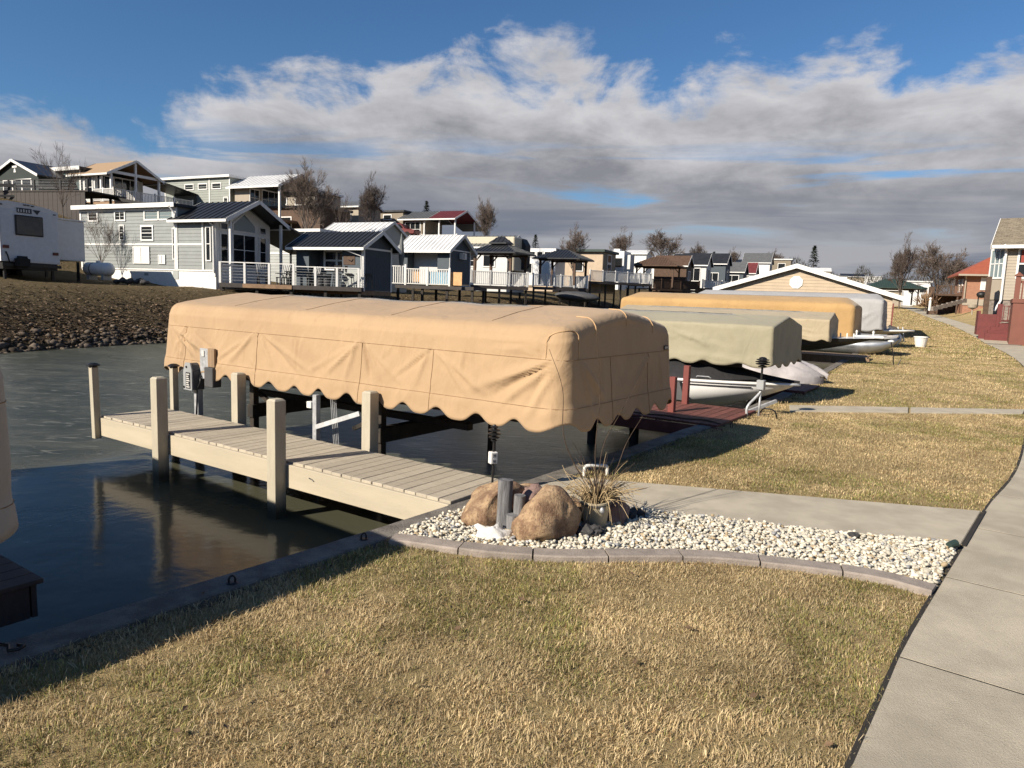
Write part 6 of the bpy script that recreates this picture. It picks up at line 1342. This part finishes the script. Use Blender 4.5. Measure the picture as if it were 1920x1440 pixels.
# roof: ridge along x, gable overhang to the left
ry = 4.0
for e, zz in ((-.55,4.8),(8.55,4.8)):
    P_ = [(-.85,e,zz),(9.5,e,zz),(9.5,ry,7.0),(-.85,ry,7.0)]; q_ = [(a,b,c+.14) for a,b,c in P_]
    rf = MB().add(P_+q_, [(0,1,2,3),(7,6,5,4),(0,4,5,1),(1,5,6,2),(2,6,7,3),(3,7,4,0)]).build('roof_slope', 'shingle', rh)
    MB().bar((-.87,e,zz),(-.87,ry,7.0),.04,.3).build('barge_board', 'white_trim', rf)
MB().b(-.8,9.5,-.72,-.56,4.70,4.92).build('gutter', 'white_trim', rh); MB().prism([(-.3,.0,4.9),(-.3,8,4.9),(-.3,ry,6.9)], (.25,0,0)).build('gable_wall', 'clay_siding', rh)
MB().tube([(-.1,-.66,4.9),(-.02,-.14,4.6),(-.02,-.14,1.3),(-.3,-.3,.6)], .075, 8).build('downspout', 'white_trim', rh)
for x_ in (1.0,1.7): MB().b(x_,x_+.5,-.02,.03,.3,1.2).build('skirt_window', 'glass_pale', rh)
# red deck in front of that house
rd = thing('red_deck', 'dark red painted deck with steps and slatted railing in front of the siding house', 'deck', A(1832,610,46.5), rad(-30))
MB().b(.0,.12,-.2,2.2,-.6,.95).build('side_panel', 'red_house_deck', rd); MB().b(.12,1.0,-.2,-.06,-.9,.75).build('front_panel', 'red_house_deck', rd); MB().b(1.35,3.6,-.22,2.2,.30,.40).build('floor', 'red_house_deck', rd)
MB().b(1.1,3.6,-.3,-.06,-.6,.20).build('front_panel', 'red_house_deck', rd); MB().b(.98,1.14,-.36,-.14,-.6,1.42).build('newel_post', 'red_house_deck', rd)
railing(rd, (1.2,-.30,.25), (3.2,-.30,.25), 1.05, 2.0, 'red_house_deck', bal=.24)
for k in range(3): MB().b(.4+.15*k,2.2,-1.3+.32*k,-.99+.32*k,-1.0,-.45+.2*k).build('step', 'red_house_deck', rd)
MB().b(.3,.6,1.2,1.5,.3,3.2).build('post', 'brown_wood', rd)
rr_ = thing('tall_red_deck', 'tall red brown deck wall with heavy posts at the right edge', 'deck', A(1891,643,42), rad(-33))
MB().b(0,6,0,4,-.3,2.35).build('panel', 'redbrown_deck', rr_); MB().b(-.05,6.05,-.06,4.05,2.36,2.6).build('cap_rail', 'redbrown_deck', rr_)
for x_ in (.12,1.0,1.9): p_ = MB().b(x_-.13,x_+.13,-.02,.24,2.61,3.9).build('post', 'redbrown_deck', rr_); MB().prism([(x_-.2,-.1,3.9),(x_+.2,-.1,3.9),(x_+.2,.3,3.9),(x_-.2,.3,3.9)], (0,0,.08)).add([(x_-.18,-.08,3.98),(x_+.18,-.08,3.98),(x_+.18,.28,3.98),(x_-.18,.28,3.98),(x_,.1,4.16)], [(0,1,4),(1,2,4),(2,3,4),(3,0,4)]).build('post_cap', 'redbrown_deck', p_)
MB().b(.25,5,.05,.15,3.5,3.66).build('rail', 'redbrown_deck', rr_)
for k in range(8): MB().b(.32+.2*k,.40+.2*k,.07,.13,2.6,3.5).build('baluster', 'redbrown_deck', rr_)
# brick house with orange roof
bk_ = thing('brick_house', 'orange brick house with an orange hip roof beyond the red deck', 'house', A(1806,562,82), rad(-24))
MB().b(0,9,0,7,-2.5,2.85).build('wall', 'brick', bk_); MB().b(-.06,9,-.08,-.003,-.6,.10).build('plinth', 'clay_siding', bk_)
c_ = [(-.8,-.9,2.9),(10,-.9,2.9),(10,8,2.9),(-.8,8,2.9)]; MB().add(c_+[(3.6,3.5,5.6),(6.0,3.5,5.6)]+[(a,b,2.72) for a,b,_ in c_], [(0,1,5,4),(1,2,5),(2,3,4,5),(3,0,4),(0,6,7,1),(1,7,8,2),(2,8,9,3),(3,9,6,0),(9,8,7,6)]).build('roof', 'orange_roof', bk_); MB().b(-.84,10.04,-.96,-.905,2.68,2.88).build('gutter', 'clay_siding', bk_)
wb = MB().b(1.5,2.9,-.1,-.003,1.15,2.55).build('window', 'white_trim', bk_); MB().b(1.6,2.8,-.11,-.101,1.9,2.47).build('shutter', 'furniture_white', wb); MB().b(1.6,2.8,-.11,-.101,1.23,1.82).build('shutter', 'furniture_white', wb)
MB().tube([(-.1,-.9,2.75),(.05,-.12,2.4),(.05,-.12,0)], .08, 8).build('downspout', 'clay_siding', bk_)
for y_ in (1.2,3.4): w2 = MB().b(-.08,-.003,y_,y_+1.1,.9,2.4).build('window', 'white_trim', bk_); MB().b(-.09,-.081,y_+.1,y_+1.0,1.0,2.3).build('pane', 'tan_wall', w2)
fd = thing('front_deck', 'raised dark deck with cluttered rail left of the brick house', 'deck', A(1752,570,84), rad(-24))
MB().b(0,4.6,0,4,1.0,1.25).build('floor', 'brown_wood', fd)
for x_ in (.1,2.2,4.4): MB().b(x_,x_+.15,.1,.25,-2,1.0).build('leg', 'brown_wood', fd)
MB().b(.2,4.4,3.8,3.95,-2,1.0).build('back_wall', 'brown_wood', fd); railing(fd, (.1,.1,1.25), (4.4,.1,1.25), .9, 1.5, 'brown_wood')
MB().b(-.6,-.1,.2,1.2,-2,2.0).build('brick_pier', 'brown_wood', fd)
tw_ = thing('timber_wall', 'low stepped timber retaining wall on the grass slope below the brick house', 'retaining wall')
Pa, Pb = A(1748,577,78), A(1812,560,80)
for k in range(7):
    a, b = Pa.lerp(Pb, k/7), Pa.lerp(Pb, (k+.94)/7); MB().bar((a.x,a.y,a.z-.1),(b.x,b.y,a.z-.1+.05),.25,.45).build('timber', 'stone_skirt', tw_)
pv2 = gazebo('dark green roofed picnic pavilion at the end of the sidewalk', 1722, 572, 100, 6.5, 5, 2.3, 1.3, 'green_roof', 'brown_wood', 1, rad(-20), name='pavilion', eave=.8)
small_house('white_trailer','white trailer with a black window beyond the picnic pavilion',1742,562,125,4,3.5,3.0,0,'rv_white','white_roof',[('s',.5,1.2,1.1,.9,1,1),('s',2.4,1.2,.9,.9,1,1)],rad(-20),cat='trailer')
small_house('low_building','low grey roofed building left of the picnic pavilion',1690,565,118,5,4,1.9,1.0,'clay_siding','grey_roof',(),rad(-20))
bs = thing('dry_bush', 'rusty dry bush at the corner below the front deck', 'bush', A(1735,577,84), 0); r = random.Random(5); m_ = MB()
for k in range(260):
    a, e_ = r.uniform(0,6.28), r.uniform(.1,1.5); d = Vector((math.cos(a)*math.cos(e_), math.sin(a)*math.cos(e_), math.sin(e_))); c_ = d*r.uniform(.2,1.1); s_ = Vector((-math.sin(a), math.cos(a), r.uniform(-.4,.4)))*.06; m_.add([c_-s_, c_+s_, c_+d*.3+Vector((0,0,.1))], [(0,1,2)])
m_.build('foliage', 'deck_wood', bs); bs.scale = (1.5,1.5,1.5); MB().tube([(0,0,-.3),(0,0,.5)], .06, 5).build('stem', 'bark', bs)
bp = thing('bollard', 'white post with a round top beside the sidewalk bend', 'bollard', A(1743,577,76), 0); MB().lathe([(.12,-.3),(.12,.75),(.05,.8),(.13,.9),(.13,1.02),(.02,1.1)], 12).build('post', 'white_plastic', bp)
sg = thing('fire_bowl', 'small pale bowl on a stand in the grass left of the red deck', 'bowl', A(1822,590,56), 0); MB().lathe([(.05,0),(.05,.4),(.32,.55),(.36,.8),(.3,.8),(.05,.6)], 14).build('bowl', 'clay_siding', sg)
wg = thing('barbecue_grill', 'small black grill on the slope beside the siding house', 'grill', A(1839,569,58), 0); MB().blob((0,0,.7), (.4,.35,.28), .05, 2, 1).build('lid', 'black_metal', wg, smooth=True); 
for x_ in (-.25,.25): MB().b(x_-.03,x_+.03,-.03,.03,-.3,.6).build('leg', 'black_metal', wg)
# ------------------------------------------------------------------ trees
tree('small bare multi stemmed tree in front of the grey cottage wall', 190, 505, 40.5, 3.6, 4, .4, 1.25)
tree('bare tree standing between the trailer and the teal house', 118, 400, 47, 4.6, 4, 1.2, 1.1)
tree('big rounded bare tree rising behind the dark bar shed', 576, 462, 52, 6.3, 1, .3, .95)
tree('medium bare tree left of the grey and red roofs', 694, 442, 72, 6.4, 0, 1.0, .95)
tree('scrubby bare tree between the big tree and the tan house', 640, 445, 62, 4.0, 4, 2.0, 1.2)
tree('tall slim upright bare tree behind the two tier gazebo', 912, 478, 66, 5.4, 2, .5, 1.0)
tree('open spreading bare tree over the low dark pavilion', 1074, 520, 70, 5.4, 1, 2.2, .8)
tree('round crowned dense bare tree above the long white deck', 1163, 505, 98, 6.0, 0, 2.0, 1.2)
tree('wide flat topped bare tree right of the white mobile homes', 1243, 508, 105, 6.0, 3, .6, 1.15)
tree('thin bare tree above the row of dark gables', 1305, 505, 140, 5.5, 1, .9, 1.0)
tree('distant bare tree over the red roofed house', 1372, 508, 160, 5.5, 0, .2, 1.2)
tree('tall bare tree in front of the sidewalk end, pinkish twigs', 1686, 568, 92, 9.2, 0, .8, .85)
tree('wide bare tree with pale forked limbs left of the brick house', 1755, 568, 96, 8.2, 3, .2, 1.0)
tree('distant bare tree left of the boathouse peak', 1448, 522, 190, 8, 1, 2.8, 1.1)
tree('bare tree behind the brick house roof', 1790, 560, 120, 7.5, 1, .9, 1.2)
conifer('dark evergreen tree behind the grey and red roofs', 799, 430, 110, 4.2, 1)
conifer('dark evergreen left of the two over the distant dark gables', 1336, 516, 170, 5.5, 2); conifer('dark evergreen right of the two over the distant dark gables', 1356, 516, 170, 5.0, 3); conifer('small evergreen above the boathouse peak', 1523, 520, 230, 10, 4); conifer('dark evergreen above the dark trailer nose', 1003, 480, 120, 3.5, 5)
# far woods as one mass
r = np.random.default_rng(3); n = 60000; px_ = r.uniform(330,2100,n); V = []; base_y = np.interp(px_, [330,900,1350,1500,1700,2100], [470,500,520,545,568,585]); hh = np.interp(px_, [330,900,1130,1260,1400,1460,1540,1590,1620,1700,1800,1900,2100], [5,14,34,28,24,50,44,30,55,62,52,50,50])
hh = hh*(.98+.22*np.sin(px_*.031)*np.sin(px_*.0173+1) + .14*np.sin(px_*.11))
Y_ = r.uniform(215,275,n); k_ = r.random(n)**.8
Fm = np.array(FWD); Rm = np.array(RIGHT); Um = np.array(UP); py_ = base_y - hh*k_
D_ = Fm[None]*F_PX + Rm[None]*(px_-960)[:,None] - Um[None]*(py_-720)[:,None]; P = np.array(CAM)[None] + D_*(Y_/D_[:,1])[:,None]
a = r.uniform(0,6.28,n); tl_ = r.normal(0,.8,n); ln = r.uniform(.5,1.6,n); wd = r.uniform(.03,.12,n); dv_ = np.c_[np.sin(tl_)*np.cos(a), np.sin(tl_)*np.sin(a), np.cos(tl_)]*ln[:,None]; sv = np.c_[np.cos(a+1.57), np.sin(a+1.57), np.zeros(n)]*wd[:,None]
V = np.stack([P-sv, P+sv, P+dv_], 1).reshape(-1,3)
tag(ob('distant_woods', np_mesh('distant_woods', V, np.arange(n*3).reshape(-1,3), 'woods', None, False)), 'hazy belt of bare woods along the horizon', 'woods', kind='stuff')
# leaf litter and rip rap on the far bank
r = np.random.default_rng(12); sh_ = np.array([(p.x,p.y) for p in SHORE]); ii = [i for i in range(len(SHORE)-1) if 12 < SHORE[i].y < 80]
n = 48000; i_ = r.choice(ii, n); u = r.random(n)[:,None]; dS = sh_[i_+1]-sh_[i_]; dS /= np.linalg.norm(dS, axis=1, keepdims=True); nS = np.c_[-dS[:,1], dS[:,0]]; s_ = np.abs(r.normal(0,2.4,n))+.3; P = sh_[i_] + (sh_[i_+1]-sh_[i_])*u + nS*s_[:,None]
zz = np.array([bank_z(q_, 0) for q_ in s_]) + .02 + r.uniform(0,.06,n); a = r.uniform(0,6.28,n); L = r.uniform(.03,.10,n); d = np.c_[np.cos(a), np.sin(a), r.uniform(-.4,.4,n)]*L[:,None]; e = np.c_[-np.sin(a), np.cos(a), r.uniform(-.5,.5,n)]*L[:,None]*.7; c = np.c_[P, zz]
V = np.stack([c-d, c+e, c+d], 1).reshape(-1,3); tn = np.array([[.125,.088,.056]])*r.uniform(.35,1.7,n)[:,None]; tn[r.random(n) < .12] *= np.array([1.6,1.5,1.45])
tag(ob('leaf_litter', np_mesh('leaf_litter', V, np.arange(n*3).reshape(-1,3), 'leaf_litter', np.repeat(tn,3,0), False)), 'brown fallen leaves covering the far bank', 'leaves', kind='stuff')
n = 1900; i_ = r.choice([i for i in ii if SHORE[i].y < 45], n); u = r.random(n)[:,None]; dS = sh_[i_+1]-sh_[i_]; dS /= np.linalg.norm(dS, axis=1, keepdims=True); nS = np.c_[-dS[:,1], dS[:,0]]; s_ = np.abs(r.normal(0,.55,n))-.12; P = sh_[i_] + (sh_[i_+1]-sh_[i_])*u + nS*s_[:,None]; zz = np.array([max(bank_z(q_,0), WATER-.05) for q_ in s_])+.02
tn = np.array([[.125,.10,.078]])*r.uniform(.25,1.2,n)[:,None]; V, Fc, T_ = stones(np.c_[P, zz], r.uniform(.2,1,n)**2*.14+.03, tn, 8, .6, 1, .7)
tag(ob('shore_stones', np_mesh('shore_stones', V, Fc, 'gravel_stones', T_, False)), 'broken grey rip rap stones along the far waterline', 'stones', kind='stuff')
